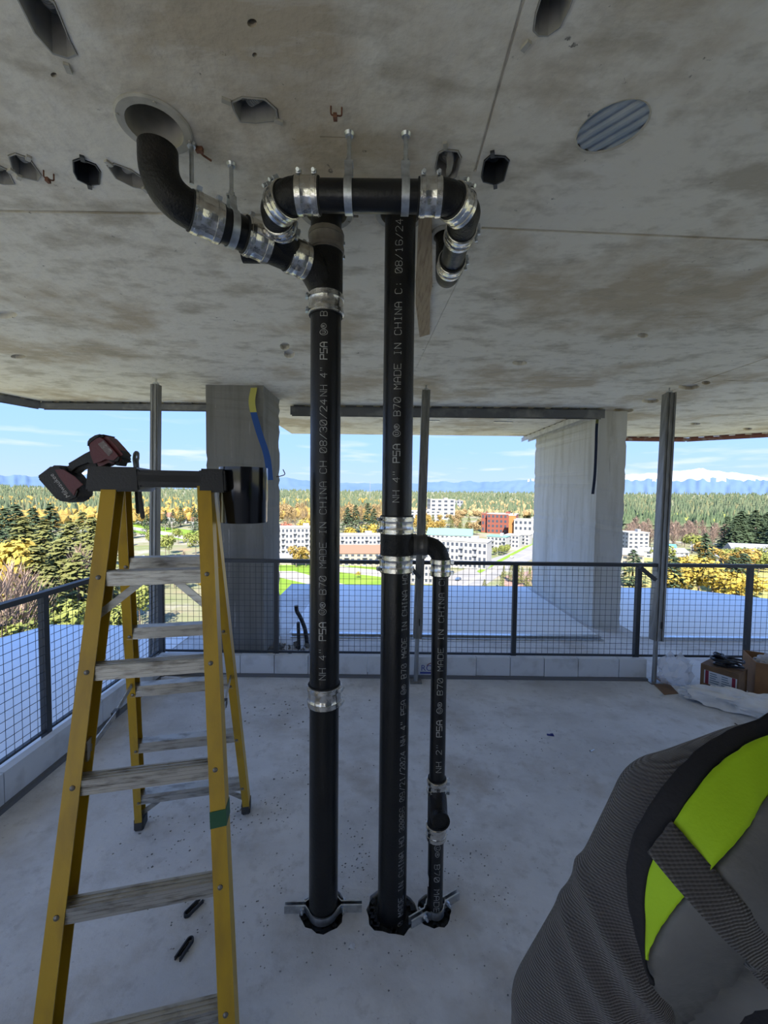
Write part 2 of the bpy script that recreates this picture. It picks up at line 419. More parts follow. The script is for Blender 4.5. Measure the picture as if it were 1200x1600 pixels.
# columns
cA = PY(323, 800, 4.02).x; cB = PY(412, 800, 4.02).x
def rough_box(name, x0, x1, y0, y1, z0, z1, mt, chips):
    bm = bmesh.new()
    bmesh.ops.create_cube(bm, size=1)
    for v in bm.verts:
        v.co = Vector((x0 if v.co.x < 0 else x1, y0 if v.co.y < 0 else y1, z0 if v.co.z < 0 else z1))
    bmesh.ops.subdivide_edges(bm, edges=[e for e in bm.edges if abs((e.verts[0].co - e.verts[1].co).z) > 1], cuts=44)
    rn = random.Random(chips)
    for v in bm.verts:
        if z0 + 0.02 < v.co.z < z1 - 0.02:
            if rn.random() < 0.35:
                v.co.x += rn.uniform(0, 0.012) * (1 if v.co.x < (x0 + x1) / 2 else -1)
                v.co.y += rn.uniform(0, 0.010) * (1 if v.co.y < (y0 + y1) / 2 else -1)
    me = bpy.data.meshes.new(name); bm.to_mesh(me); bm.free(); me.materials.append(mt)
    c = Vector(((x0 + x1) / 2, (y0 + y1) / 2, z0))
    me.transform(Matrix.Translation(-c))
    o = bpy.data.objects.new(name, me); COL.objects.link(o); o.location = c; OFF[o.name] = c
    return struct(o)
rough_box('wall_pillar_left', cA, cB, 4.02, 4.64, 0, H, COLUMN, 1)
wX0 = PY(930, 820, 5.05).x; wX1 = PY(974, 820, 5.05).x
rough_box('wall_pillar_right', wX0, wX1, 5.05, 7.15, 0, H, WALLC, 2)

# ------------------------------------------------------------------ sleeves and cast-in boxes
SLV = mat('sleeve_plastic', (0.34, 0.32, 0.27), 0.7, 0, (0.46, 0.43, 0.37), 20)
BOXG = mat('cast_in_grey', (0.26, 0.25, 0.225), 0.6, 0, (0.34, 0.32, 0.285), 14, bump=0.2)
BOXD = mat('cast_in_dark', (0.03, 0.032, 0.036), 0.5)
CAKE = mat('cement_cake', (0.36, 0.34, 0.29), 0.9, 0, (0.25, 0.23, 0.2), 20, bump=0.6, bscale=50)
slabels = ['grey sleeve ring in ceiling around the left riser', 'grey sleeve ring in ceiling around the middle riser',
           'wide open sleeve ring in ceiling above the left black bend', 'small sleeve ring in ceiling behind the right elbow']
for (c, r, r2), lb in zip(sleeves, slabels):
    mb = MB()
    mb.lathe((c.x, c.y, H), (0, 0, 1), [(r - 0.006, 0.17), (r - 0.006, -0.007), (r2 - 0.004, -0.007), (r2, -0.003), (r2, 0.0), (r - 0.001, 0.0), (r - 0.001, 0.17)], seg=32, close=True)
    for k in range(4):
        a = k * math.pi / 2 + 0.5
        mb.lathe((c.x + (r + r2) / 2 * math.cos(a), c.y + (r + r2) / 2 * math.sin(a), H - 0.010), (0, 0, 1), [(0.004, 0), (0.005, 0.004)], seg=8)
    tag(mb.build('pipe_sleeve', SLV), lb, 'sleeve', 'sleeves cast in the ceiling')

def ribbed(mb, a, b, r, n=6):
    a, b = Vector(a), Vector(b); d = b - a; L = d.length; prof = []
    for k in range(n):
        t = L * k / n
        prof += [(r * 0.82, t), (r * 0.82, t + L / n * 0.4), (r, t + L / n * 0.5), (r, t + L / n * 0.9)]
    mb.lathe(a, d, prof, seg=16)
for poly, c, depth, label, conduit, dark, taper, rim in RECESS:
    t = thing('cast_in_box', Vector((c.x, c.y, H)), label, 'cast-in box', 'boxes cast in the ceiling')
    n = len(poly); mb = MB()
    ins = [c + (p - c) * 0.975 for p in poly]; top = [c + (p - c) * taper for p in poly]
    ring0 = [Vector((p.x, p.y, H - 0.003)) for p in ins]; ring1 = [Vector((p.x, p.y, H + depth - 0.006)) for p in top]
    o_in = [Vector((p.x, p.y, H - 0.003)) for p in [c + (q - c) * 0.90 for q in poly]]
    i_top = [Vector((p.x, p.y, H + depth - 0.012)) for p in [c + (q - c) * (taper - 0.08) for q in poly]]
    vs = ring0 + ring1 + o_in + i_top
    fs = [tuple(range(n, 2 * n)), tuple(range(3 * n, 4 * n))[::-1]]
    for i in range(n):
        j = (i + 1) % n
        fs += [(i, j, n + j, n + i), (2 * n + i, 3 * n + i, 3 * n + j, 2 * n + j), (i, 2 * n + i, 2 * n + j, j)]
    mb.add(vs, fs)
    mb.build('box_shell', BOXD if dark else BOXG, t, smooth=0)
    mb = MB()
    # two fixing lugs at the ends of the long axis
    far = max(poly, key=lambda p: (p - c).length)
    dv = (far - c); dv.z = 0; L = dv.length; dv.normalize(); sdv = Vector((-dv.y, dv.x, 0))
    for sgn in (1, -1):
        q = c + dv * sgn * (L * 0.98)
        lug = MB().box((q.x, q.y, H - 0.003), (0.022, 0.012, 0.008), Matrix((dv, sdv, Vector((0, 0, 1)))).transposed())
        lug.build('fixing_lug', BOXD if dark else SLV, t, smooth=0)
    if conduit:
        q = PZ(*conduit, H)
        w = min(0.016, L * 0.28)
        ribbed(mb, (q.x, q.y, H + depth * 0.45), Vector((q.x, q.y, H + depth * 0.60)) + (c - q).normalized() * min(0.045, L * 0.6), w)
        mb.build('ribbed_conduit', CAKE if 'cement' in label else (BOXD if dark else SLV), t)
    if 'cement' in label:
        mb = MB(); a, b = PZ(703, 240, H), PZ(699, 278, H)
        mb.tube(smooth_path([(a.x, a.y, H + 0.012), ((a.x + b.x) / 2 + 0.004, (a.y + b.y) / 2, H + 0.004), (b.x, b.y, H + 0.008)], 5), [0.006, 0.009, 0.011, 0.012, 0.011, 0.010, 0.009, 0.010, 0.009, 0.007, 0.004], seg=8)
        mb.build('cement_ridge', CAKE, t)
# corrugated metal oval
oc = sum(OVAL, Vector()) / len(OVAL)
e0 = (PZ(1010, 165, H) - PZ(905, 228, H)); e0.z = 0; e0.normalize(); e1 = Vector((-e0.y, e0.x, 0))
t = thing('deck_plate', Vector((oc.x, oc.y, H)), 'oval corrugated galvanized plate set in the ceiling at right', 'metal plate')
DECK = mat('weathered_galvanized', (0.30, 0.34, 0.37), 0.55, 0.35, (0.42, 0.44, 0.44), 9, 0.4, 0.7, bump=0.2, bscale=60)
mb = MB(); prof = []
us = [(p - oc).dot(e0) for p in OVAL]; ws = [(p - oc).dot(e1) for p in OVAL]
A_, B_ = max(us), max(ws); N = 30
for k in range(N + 1):
    w = -B_ * 0.97 + 1.94 * B_ * k / N
    half = 0.985 * A_ * math.sqrt(max(0.0, 1 - (w / B_) ** 2)) + 0.002
    zz = H + 0.008 - (0.006 if (k % 6) in (0, 1, 5) else 0.0)
    prof.append((oc + e1 * w - e0 * half, oc + e1 * w + e0 * half, zz))
vs = []; fs = []
for a, b, zz in prof: vs += [Vector((a.x, a.y, zz)), Vector((b.x, b.y, zz)), Vector((b.x, b.y, H + 0.014)), Vector((a.x, a.y, H + 0.014))]
for k in range(N):
    i, j = 4 * k, 4 * k + 4
    fs += [(i, i + 1, j + 1, j), (i + 2, i + 3, j + 3, j + 2)]
mb.add(vs, fs); mb.build('corrugated_sheet', DECK, t, smooth=0)
mb = MB(); n = len(OVAL)
ro = [Vector((p.x, p.y, H - 0.002)) for p in OVAL]; ri = [Vector((oc.x + (p.x - oc.x) * 0.95, oc.y + (p.y - oc.y) * 0.95, H + 0.002)) for p in OVAL]
r3 = [Vector((p.x, p.y, H + 0.012)) for p in OVAL]
mb.add(ro + ri + r3, [f for i in range(n) for f in ((i, (i + 1) % n, n + (i + 1) % n, n + i), (i, 2 * n + i, 2 * n + (i + 1) % n, (i + 1) % n))])
mb.build('torn_rim', SLV, t)

# rusty staples and nails in the ceiling
def staple(pxs, label):
    pts = [PZ(x, y, H) for x, y in pxs]
    mb = MB(); a, b = pts[0], pts[1]
    mb.tube(fillet([(a.x, a.y, H + 0.02), (a.x, a.y, H - 0.022), (b.x, b.y, H - 0.022), (b.x, b.y, H + 0.02)], 0.006, 4), 0.0022, seg=6)
    mb.box((a.x * 0.6 + b.x * 0.4, a.y * 0.6 + b.y * 0.4, H - 0.026), (0.010, 0.014, 0.012))
    tag(mb.build('form_staple', RUST), label, 'staple', 'rusty form staples')
staple([(517, 166), (534, 168)], 'rusty form staple in ceiling above the left hanger rod')
staple([(68, 266), (84, 272)], 'rusty form staple in ceiling between two cast-in boxes')
mb = MB(); a, b = PZ(304, 226, H), PZ(330, 248, H)
mb.tube([(a.x, a.y, H - 0.004), ((a.x + b.x) / 2, (a.y + b.y) / 2, H - 0.010), (b.x, b.y, H - 0.006)], 0.003, seg=6)
mb.box((a.x + 0.01, a.y + 0.01, H - 0.006), (0.02, 0.012, 0.014))
tag(mb.build('bent_nail', RUST), 'rusty bent nail stuck in ceiling beside the loose rod', 'nail')

# wooden strip flush with the ceiling behind the middle riser
WOOD = mat('raw_wood', (0.34, 0.25, 0.15), 0.75, 0, (0.20, 0.13, 0.075), 6, 0.45, 0.7, stretch=(14, 1.5, 1), bump=0.15)
q0, q1, q2 = PZ(660, 326, H), PZ(661, 440, H), PZ(663, 524, H)
mb = MB()
W = 0.033
poly = [(q0.x - 0.012, q0.y), (q0.x + W, q0.y), (q1.x + 0.045, q1.y), (q1.x + 0.05, q1.y + 0.15), (q2.x + 0.03, q2.y - 0.05), (q2.x - 0.03, q2.y), (q1.x - 0.02, q1.y + 0.2), (q1.x - 0.035, q1.y)]
mb.prism([Vector((x, y, H - 0.012)) for x, y in poly], (0, 0, 0.0125))
st = mb.build('wood_strip', WOOD, smooth=0)
tag(st, 'splintered pale wood strip stuck to ceiling beside the middle riser', 'wood strip')

# ------------------------------------------------------------------ steel tracks along the slab edge
TRK = mat('track_steel', (0.13, 0.135, 0.15), 0.5, 0.5, (0.26, 0.26, 0.26), 6, 0.5, 0.75)
TRKR = mat('track_red_primer', (0.20, 0.075, 0.05), 0.7, 0.1, (0.34, 0.30, 0.28), 9, 0.55, 0.75)
TRKW = mat('track_galvanized', (0.60, 0.60, 0.58), 0.55, 0.3, (0.45, 0.44, 0.42), 12)
def track(pts, h, w, mt, label, slots=0.20):
    pts = [Vector((x, y, H)) for x, y in pts]
    c = sum(pts, Vector()) / len(pts)
    t = thing('edge_track', c, label, 'steel track')
    for a, b in zip(pts, pts[1:]):
        mb = MB(); d = (b - a).normalized(); n = Vector((-d.y, d.x, 0))
        z = H - 0.016
        mb.bar(a - Vector((0, 0, 0.019)), b - Vector((0, 0, 0.019)), w, 0.006, side=n)
        for s in (-1, 1):
            o = n * s * (w / 2 - 0.002)
            mb.bar(a + o - Vector((0, 0, 0.016 + h / 2)), b + o - Vector((0, 0, 0.016 + h / 2)), 0.004, h, side=n)
        mb.build('channel', mt, t, smooth=0)
        L = (b - a).length; k = 0.1
        while k < L - 0.05:
            q = a + d * k
            MB().bar(q - d * 0.06 - Vector((0, 0, 0.008)), q + d * 0.06 - Vector((0, 0, 0.008)), w * 0.8, 0.0158, side=n).build('shim', mt, t, smooth=0)
            k += slots
    return t
track([(-4.16, 4.30), (-3.98, 4.86), (-1.75, 4.86)], 0.07, 0.09, TRK, 'grey steel track along slab edge at left, above the sky')
track([(-1.10, 4.92), (wX0 - 0.02, 4.92)], 0.10, 0.09, TRK, 'dark steel track spanning between the two concrete columns')
track([(wX0 - 0.10, 4.98), (wX0 - 0.10, 7.4)], 0.07, 0.12, TRKW, 'pale galvanized track along top of right column wall')
track([(wX1 + 0.05, 7.22), (5.2, 7.22), (6.12, 6.5)], 0.055, 0.07, TRKR, 'red primed steel track along slab edge at right')
for x in (672, 786):
    q = PZ(x, 659 if x > 700 else 657, H)
    MBx = MB().box((q.x, q.y, H - 0.006), (0.26, 0.05, 0.012))
    tag(MBx.build('anchor_slot', GALV, smooth=0), 'flat metal slot insert in the outer soffit, ' + ('nearer the right column' if x > 700 else 'behind the middle post'), 'metal insert')

# ------------------------------------------------------------------ guard rail with wire mesh
RAILZ = 1.01
YR = 3.72; XL = PZ(60, 930, RAILZ).x
def mesh_panel(a, b, z0, z1, parent, step=0.0508, rad=0.0018):
    a, b = Vector((*a, 0)), Vector((*b, 0)); d = b - a; L = d.length; d.normalize()
    mb = MB(); k = step / 2
    while k < L:
        p = a + d * k; mb.tube([(p.x, p.y, z0), (p.x, p.y, z1)], rad, seg=4, caps=False); k += step
    z = z0 + 0.01
    while z < z1:
        mb.tube([(a.x, a.y, z), (b.x, b.y, z)], rad, seg=4, caps=False); z += step
    o = mb.build('wire_mesh', DARKM, parent, smooth=0, fix=False)
    return tag(o, kind='stuff')
def rail_run(p0, p1, posts, label, extra=None):
    t = thing('guard_rail', Vector((p0[0], p0[1], 0)), label, 'guard rail')
    a, b = Vector((*p0, RAILZ)), Vector((*p1, RAILZ)); d = (b - a).normalized(); n = Vector((-d.y, d.x, 0))
    MB().bar(a, b, 0.045, 0.03, side=n).build('top_rail', DARKM, t, smooth=0)
    MB().bar(a - Vector((0, 0, RAILZ - 0.185)), b - Vector((0, 0, RAILZ - 0.185)), 0.02, 0.016, side=n).build('bottom_rail', DARKM, t, smooth=0)
    L = (b - a).length
    marks = [0] + sorted(posts) + [L]
    for m_ in posts:
        q = a + d * m_
        MB().bar((q.x, q.y, 0.0), (q.x, q.y, RAILZ - 0.015), 0.038, 0.038, side=d).build('post', DARKM, t, smooth=0)
    for u, v in zip(marks, marks[1:]):
        if v - u < 0.1: continue
        pa, pb = a + d * (u + 0.02) - n * 0.024, a + d * (v - 0.02) - n * 0.024
        mesh_panel((pa.x, pa.y), (pb.x, pb.y), 0.19, RAILZ - 0.02, t)
    return t
posts = [PZ(x, 884, RAILZ).x - XL for x in (432, 805, 998, 1172)]
yr = sum(PZ(x, y, RAILZ).y for x, y in ((380, 876), (700, 880), (900, 881), (1150, 884))) / 4
YR = yr
rail_run((XL, YR), (5.2, YR), [0.02] + [PY(x, 900, YR).x - XL for x in (432, 805, 998, 1172)] + [5.18 - XL], 'black wire mesh guard rail across the far side of the floor')
rail_run((XL, -3.0), (XL, YR - 0.03), [0.02, 1.9, PZ(76, 928, RAILZ).y + 3.0, ], 'black wire mesh guard rail along the left side of the floor')
# toe kerb of white boards
BOARD = mat('white_board', (0.62, 0.63, 0.63), 0.7, 0, (0.46, 0.46, 0.45), 8, 0.5, 0.75, bump=0.1)
SILL = mat('sill_steel', (0.16, 0.16, 0.16), 0.6, 0.3)
def kerb(p0, p1, w, name, label):
    a, b = Vector((*p0, 0)), Vector((*p1, 0)); d = (b - a); L = d.length; d.normalize(); n = Vector((d.y, -d.x, 0))
    t = thing(name, a, label, 'toe board')
    MB().bar(a + n * 0.012 + Vector((0, 0, 0.012)), b + n * 0.012 + Vector((0, 0, 0.012)), 0.075, 0.024, side=n).build('sill', SILL, t, smooth=0)
    k = 0; rn = random.Random(5)
    while k < L - 0.02:
        ww = min(w * rn.choice((1, 1, 1, 0.75, 1.2)), L - k)
        dz = rn.uniform(-0.002, 0.002)
        MB().bar(a + d * (k + 0.003) + Vector((0, 0, 0.104 + dz)) + n * rn.uniform(-0.002, 0.002), a + d * (k + ww - 0.003) + Vector((0, 0, 0.104 + dz)), 0.05, 0.16, side=n).build('board', BOARD, t, smooth=0)
        k += ww
    return t
YK = PZ(600, 1060, 0).y
kerb((XL + 0.04, YR - 0.07), (PY(1008, 1040, YR - 0.07).x, YR - 0.07), 0.30, 'toe_board', 'white board toe kerb under the far guard rail')
kerb((XL + 0.07, -3.0), (XL + 0.07, YR - 0.12), 0.62, 'toe_board', 'white board toe kerb under the left guard rail')
# sticker on the far kerb
# ------------------------------------------------------------------ telescopic posts clamped to the rail
def strut_post(top_px, bot, foot_z, w, label, brace=None):
    tp = PZ(*top_px, H); bt = Vector(bot)
    t = thing('slab_post', bt, label, 'post', 'steel posts between floor and ceiling')
    d = (Vector((tp.x, tp.y, H)) - bt); up = d.normalized()
    a = bt + d * (foot_z / H); b = bt + d * ((H - 0.055) / H)
    n = Vector((0, 1, 0)); sx = Vector((1, 0, 0))
    mb = MB()                       # C channel open to the right
    mb.bar(a - n * w * 0.5, b - n * w * 0.5, w, 0.005, side=sx)
    mb.bar(a - sx * w * 0.48, b - sx * w * 0.48, 0.005, w, side=sx); mb.bar(a + sx * w * 0.48 , b + sx * w * 0.48, 0.005, w, side=sx)
    mb.bar(a - sx * w * 0.2 - n * (w * 0.5 + 0.006), b - sx * w * 0.2 - n * (w * 0.5 + 0.006), 0.012, 0.012, side=sx)
    mb.bar(a + sx * w * 0.30 - n * (w * 0.5 + 0.006), b + sx * w * 0.30 - n * (w * 0.5 + 0.006), 0.012, 0.012, side=sx)
    mb.build('channel', POSTM, t, smooth=0)
    MB().tube([bt, bt + d * ((foot_z + 0.25) / H)], 0.019, seg=12).build('inner_tube', POSTM, t)
    mb = MB(); mb.tube([b - up * 0.03, Vector((tp.x, tp.y, H)) - up * 0.0], 0.008, seg=8)
    mb.build('jack_screw', GALV, t)
    MB().box(b + Vector((0, 0, 0.012)), (0.04, 0.04, 0.018)).build('jack_nut', GALV, t, smooth=0)
    MB().box((bt.x, bt.y, 0.004), (0.1, 0.1, 0.008)).build('foot_plate', POSTM, t, smooth=0)
    q = a + d * 0.03
    MB().box(q + Vector((0.012, -w * 0.5 - 0.004, 0.06)), (0.008, 0.004, 0.06)).build('slot', RUBBER, t, smooth=0)
    if brace:
        p0, p1 = brace
        MB().bar(p0, p1, 0.03, 0.03).build('brace', DARKM, t, smooth=0)
    return t
bt = PZ(239, 1052, 0); strut_post((244, 592), (PY(240, 1000, bt.y + 0.25).x, bt.y + 0.25, 0), 0.05, 0.066, 'grey steel post behind the ladder at left')
y0 = YR - 0.13; strut_post((666, 602), (PY(650, 1030, y0 - 0.04).x, y0 - 0.04, 0), 0.37, 0.072, 'grey steel post seen between the two right risers', (PY(640, 884, y0 - 0.02), PY(656, 903, y0 - 0.02)))
strut_post((1046, 606), (PY(1023, 1030, y0).x, y0, 0), 0.36, 0.082, 'grey steel post at right beside the cardboard box', (PY(1000, 886, y0), PY(1024, 906, y0)))

# straps on the columns
STRB = mat('strap_blue', (0.015, 0.07, 0.26), 0.8, bump=0.3, bscale=200); STRY = mat('strap_yellow', (0.45, 0.42, 0.10), 0.8)
def strap(pxs, Y, w, mats, label, split):
    t = thing('lifting_strap', PY(*pxs[0], Y), label, 'strap')
    pts = smooth_path([PY(x, y, Y + dy) for (x, y), dy in zip(pxs, [0.0, -0.03, -0.05, -0.04, -0.02])], 6)
    for nm, rg, mt in (('yellow_end', pts[:split + 1], mats[0]), ('webbing', pts[split:], mats[1])):
        mb = MB(); vs = []; fs = []
        for p in rg: vs += [p + Vector((-w, 0, 0)), p + Vector((w, -0.01, 0)), p + Vector((w, -0.005, 0)), p + Vector((-w, 0.005, 0))]
        for i in range(len(rg) - 1):
            for k in range(4): fs.append((4 * i + k, 4 * i + (k + 1) % 4, 4 * i + 4 + (k + 1) % 4, 4 * i + 4 + k))
        fs += [(0, 1, 2, 3), (4 * len(rg) - 4, 4 * len(rg) - 1, 4 * len(rg) - 2, 4 * len(rg) - 3)]
        mb.add(vs, fs).build(nm, mt, t, smooth=60)
    return t
strap([(397, 606), (394, 632), (404, 672), (417, 712), (422, 750)], 4.0, 0.032, (STRY, STRB), 'blue and yellow lifting strap hanging on the left column', 8)
strap([(934, 648), (932, 670), (931, 705), (929, 745), (926, 772)], 5.0, 0.014, (mat('strap_olive', (0.16, 0.16, 0.05), 0.8), mat('strap_navy', (0.01, 0.02, 0.05), 0.8)), 'dark lifting strap hanging at corner of the right column', 4)
# hooks at the left column's edge, conduit stubs at its foot
mb = MB(); a = PY(432, 745, 4.5)
mb.tube(smooth_path([a, a + Vector((0.05, 0, 0.01)), a + Vector((0.09, 0, 0.03)), a + Vector((0.07, 0, 0.08))], 5), 0.005, seg=6)
tag(mb.build('wire_hook', RUST), 'thin bent wire sticking out of the left column', 'wire')
t = thing('conduit_stub', PZ(476, 1012, 0), 'dark plastic conduit stubs sticking up beside the left column', 'conduit')
q = PZ(480, 1010, 0); yq = q.y
MB().tube(smooth_path([(q.x, yq, 0), PY(477, 985, yq), PY(470, 966, yq), PY(464, 955, yq), PY(463, 946, yq)], 6), 0.022, seg=10).build('bent_conduit', BLACKP, t)
q = PZ(467, 1014, 0)
MB().tube([(q.x, q.y, 0), PY(466, 972, q.y)], 0.018, seg=10).build('straight_conduit', BLACKP, t)
mb = MB(); rn = random.Random(8)
for k in range(26):
    x, y = rn.uniform(-0.32, 0.10), rn.uniform(-0.12, 0.12); s_ = rn.uniform(0.02, 0.07)
    R_ = Matrix.Rotation(rn.uniform(0, 6), 3, Vector((rn.uniform(-1, 1), rn.uniform(-1, 1), rn.uniform(-1, 1))).normalized())
    mb.box((q.x + x, q.y + y, s_ * 0.25), (s_, s_ * 0.8, s_ * 0.5), R_)
tag(mb.build('rubble', COLUMN, smooth=0), 'heap of broken concrete at the foot of the left column', 'rubble', kind='stuff')
# ------------------------------------------------------------------ cast iron piping
GLYPH = {   # strokes on a 4 x 6 grid
 'N': [[(0,0),(0,6),(4,0),(4,6)]], 'H': [[(0,0),(0,6)],[(4,0),(4,6)],[(0,3),(4,3)]], '4': [[(3,0),(3,6),(0,2),(4,2)]],
 '"': [[(1,6),(1,4.4)],[(3,6),(3,4.4)]], 'P': [[(0,0),(0,6),(4,6),(4,3),(0,3)]], 'S': [[(0,0),(4,0),(4,3),(0,3),(0,6),(4,6)]],
 'A': [[(0,0),(0,4),(1,6),(3,6),(4,4),(4,0)],[(0,2.6),(4,2.6)]], 'B': [[(0,0),(0,6),(3,6),(4,5),(4,4),(3,3),(0,3)],[(3,3),(4,2),(4,1),(3,0),(0,0)]],
 '7': [[(0,6),(4,6),(1.5,0)]], '0': [[(1,0),(0,1),(0,5),(1,6),(3,6),(4,5),(4,1),(3,0),(1,0)],[(0.6,1),(3.4,5)]],
 'M': [[(0,0),(0,6),(2,3),(4,6),(4,0)]], 'D': [[(0,0),(0,6),(3,6),(4,5),(4,1),(3,0),(0,0)]], 'E': [[(4,0),(0,0),(0,6),(4,6)],[(0,3),(3,3)]],
 'I': [[(1,0),(3,0)],[(2,0),(2,6)],[(1,6),(3,6)]], 'C': [[(4,1),(3,0),(1,0),(0,1),(0,5),(1,6),(3,6),(4,5)]],
 '8': [[(1,3),(0,4),(0,5),(1,6),(3,6),(4,5),(4,4),(3,3),(1,3),(0,2),(0,1),(1,0),(3,0),(4,1),(4,2),(3,3)]], '/': [[(0,0),(4,6)]],
 '3': [[(0,5),(1,6),(3,6),(4,5),(4,4),(3,3),(1.5,3)],[(3,3),(4,2),(4,1),(3,0),(1,0),(0,1)]], '2': [[(0,5),(1,6),(3,6),(4,5),(4,4),(0,0),(4,0)]],
 '1': [[(1,5),(2,6),(2,0)],[(1,0),(3,0)]], '6': [[(4,5),(3,6),(1,6),(0,5),(0,1),(1,0),(3,0),(4,1),(4,2),(3,3),(0,3)]],
 '9': [[(0,1),(1,0),(3,0),(4,1),(4,5),(3,6),(1,6),(0,5),(0,4),(1,3),(4,3)]], ':': [[(2,1),(2,1.8)],[(2,4),(2,4.8)]],
 'Q': [[(1,0),(0,1),(0,5),(1,6),(3,6),(4,5),(4,1),(3,0),(1,0)],[(2.4,1.6),(4.2,-0.4)]],
 'T': [[(0,6),(4,6)],[(2,6),(2,0)]], '-': [[(0.5,3),(3.5,3)]],
 '(': [[(1.2 + 2.6*math.cos(a)+0.8, 3+3.4*math.sin(a)) for a in [2*math.pi*k/14 for k in range(15)]],[(1,4.6),(1,2),(1.6,1.4),(2.4,1.4),(3,2),(3,4.6)]],
 ')': [[(2+2.3*math.cos(a), 3+2.3*math.sin(a)) for a in [2*math.pi*k/14 for k in range(15)]],[(1.2,2),(1.2,4.2),(2.6,4.2),(2.6,3.2),(1.2,3.2)],[(1.8,3.2),(2.8,2)]],
}
def pipe_text(parent, axis, r, z0, z1, text, height, phi0=0.0, up=True, wd=0.0017, bold='PSA'):
    """printed line along a vertical pipe from z0 to z1, phi measured from the side that faces the room"""
    n = len(text); pitch = (z1 - z0) / n; cu = abs(pitch) / 5.6; cv = height / 6
    mb = MB(); rr = r + 0.0006; sg = 1 if z1 > z0 else -1
    def pt(s, v):                  # s along the text, v across the letters
        phi = phi0 - sg * v / r
        return Vector((axis.x + rr * math.sin(phi), axis.y - rr * math.cos(phi), z0 + sg * s))
    for i, ch in enumerate(text):
        if ch not in GLYPH: continue
        thick = wd * (1.7 if bold and bold in text and text.find(bold) <= i < text.find(bold) + 3 else 1)
        for line in GLYPH[ch]:
            for (xa, ya), (xb, yb) in zip(line, line[1:]):
                A = Vector((i * abs(pitch) + xa * cu, (ya - 3) * cv)); B = Vector((i * abs(pitch) + xb * cu, (yb - 3) * cv))
                d = (B - A); L = d.length
                if L < 1e-6: continue
                d /= L; nn = Vector((-d.y, d.x)) * thick / 2; A -= d * thick * 0.4; B += d * thick * 0.4
                k = max(1, int(abs(B.y - A.y) / 0.006))
                for j in range(k):
                    a, b = A + (B - A) * (j / k), A + (B - A) * ((j + 1) / k)
                    mb.add([pt(*(a + nn)), pt(*(a - nn)), pt(*(b - nn)), pt(*(b + nn))], [(0, 1, 2, 3)])
    return tag(mb.build('lettering', PRINT, parent, smooth=0, fix=False), kind='stuff')

def coupling(parent, p, d, r, L=0.072, sdir=(1, 0, 0), mt=STEEL):
    """stainless no-hub coupling: ribbed shield, two clamp bands with worm screws, rubber gasket"""
    p = Vector(p); d = Vector(d).normalized(); sd = Vector(sdir); sd = (sd - d * sd.dot(d)).normalized(); tn = d.cross(sd)
    a = p - d * L / 2; R = r + 0.0072
    sh = MB().lathe(a, d, [(R - 0.002, 0.0), (R, 0.001), (R, L * 0.28), (R - 0.0008, L * 0.30), (R - 0.0008, L * 0.70), (R, L * 0.72), (R, L - 0.001), (R - 0.002, L)], seg=72, star=(1.0, 1.010, 1.0, 0.992)).build('coupling', mt, parent, smooth=50)
    MB().lathe(a - d * 0.004, d, [(r + 0.0005, 0), (r + 0.0056, 0.001), (r + 0.0056, L + 0.007), (r + 0.0005, L + 0.008)], seg=32).build('gasket', RUBBER, sh)
    for t in (0.17, 0.83):
        c = a + d * L * t
        MB().lathe(c - d * 0.0065, d, [(R, 0), (R + 0.0022, 0.0005), (R + 0.0022, 0.0125), (R, 0.013)], seg=40).build('clamp_band', mt, sh)
        q = c + sd * (R + 0.006)
        mb = MB(); mb.bar(q - tn * 0.010, q + tn * 0.010, 0.012, 0.011, side=d)
        mb.tube([q + tn * 0.008 + sd * 0.001, q + tn * 0.022 + sd * 0.001], 0.0052, seg=6)
        mb.build('clamp_screw', GALV, sh, smooth=30)
    return sh
def pipe(parent, pts, r, name='pipe', mt=CAST, seg=32, rim=False):
    return MB().tube(pts, r, seg=seg).build(name, mt, parent, smooth=40)
def zof(S, py): return PY(600, py - 0, S.y).z if False else (CAM.z + (ray(600 + (S.x / S.y) * F, py).z / ray(600 + (S.x / S.y) * F, py).y) * S.y)
def V3(S, z): return Vector((S.x, S.y, z))
UPV = Vector((0, 0, 1))

# --- left riser with its branches
st1 = thing('drain_riser', V3(S1, 0), 'left black cast iron riser with sloping branch, long bend and overhead vent loop', 'pipe')
zc1, zc2, zc3 = zof(S1, 1084), zof(S1, 478), zof(S1, 381)
pA = pipe(st1, [V3(S1, -0.16), V3(S1, zc1)], R4)
pB = pipe(st1, [V3(S1, zc1), V3(S1, zc2)], R4)
pipe_text(pB, S1, R4, zof(S1, 1052), zof(S1, 616), 'NH 4" PSA () B70 MADE IN CHINA CH 08/30/24 ', 0.024)
pipe_text(pB, S1, R4, zof(S1, 624), zof(S1, 494), 'NH 4" PSA () B', 0.024)
coupling(st1, V3(S1, zc1), UPV, R4, 0.078, (1, -0.35, 0))
coupling(st1, V3(S1, zc2), UPV, R4, 0.074, (-1, -0.3, 0))
coupling(st1, V3(S1, zc3), UPV, R4, 0.074, (1, 0.8, 0), mat('dull_steel', (0.30, 0.27, 0.23), 0.5, 0.6, (0.2, 0.18, 0.16), 20))
wy = MB(); wy.tube([V3(S1, zc2 + 0.01), V3(S1, zc3 - 0.01)], R4 + 0.005, seg=32)
B1 = PY(464, 403, 1.47); B5 = Vector((HB.x + 0.004, HB.y + 0.020, 2.455))
RB = 0.050
bd = (B5 - B1).normalized()
wy.tube(smooth_path([V3(S1, zof(S1, 470)), V3(S1, zof(S1, 448)) + Vector((-0.012, -0.010, 0)), B1 - bd * 0.045, B1 + bd * 0.01], 6), RB + 0.004, seg=28)
wy.build('wye_fitting', FITTING, st1, smooth=45)
pipe(st1, [V3(S1, zc3), V3(S1, H + 0.17)], R4)
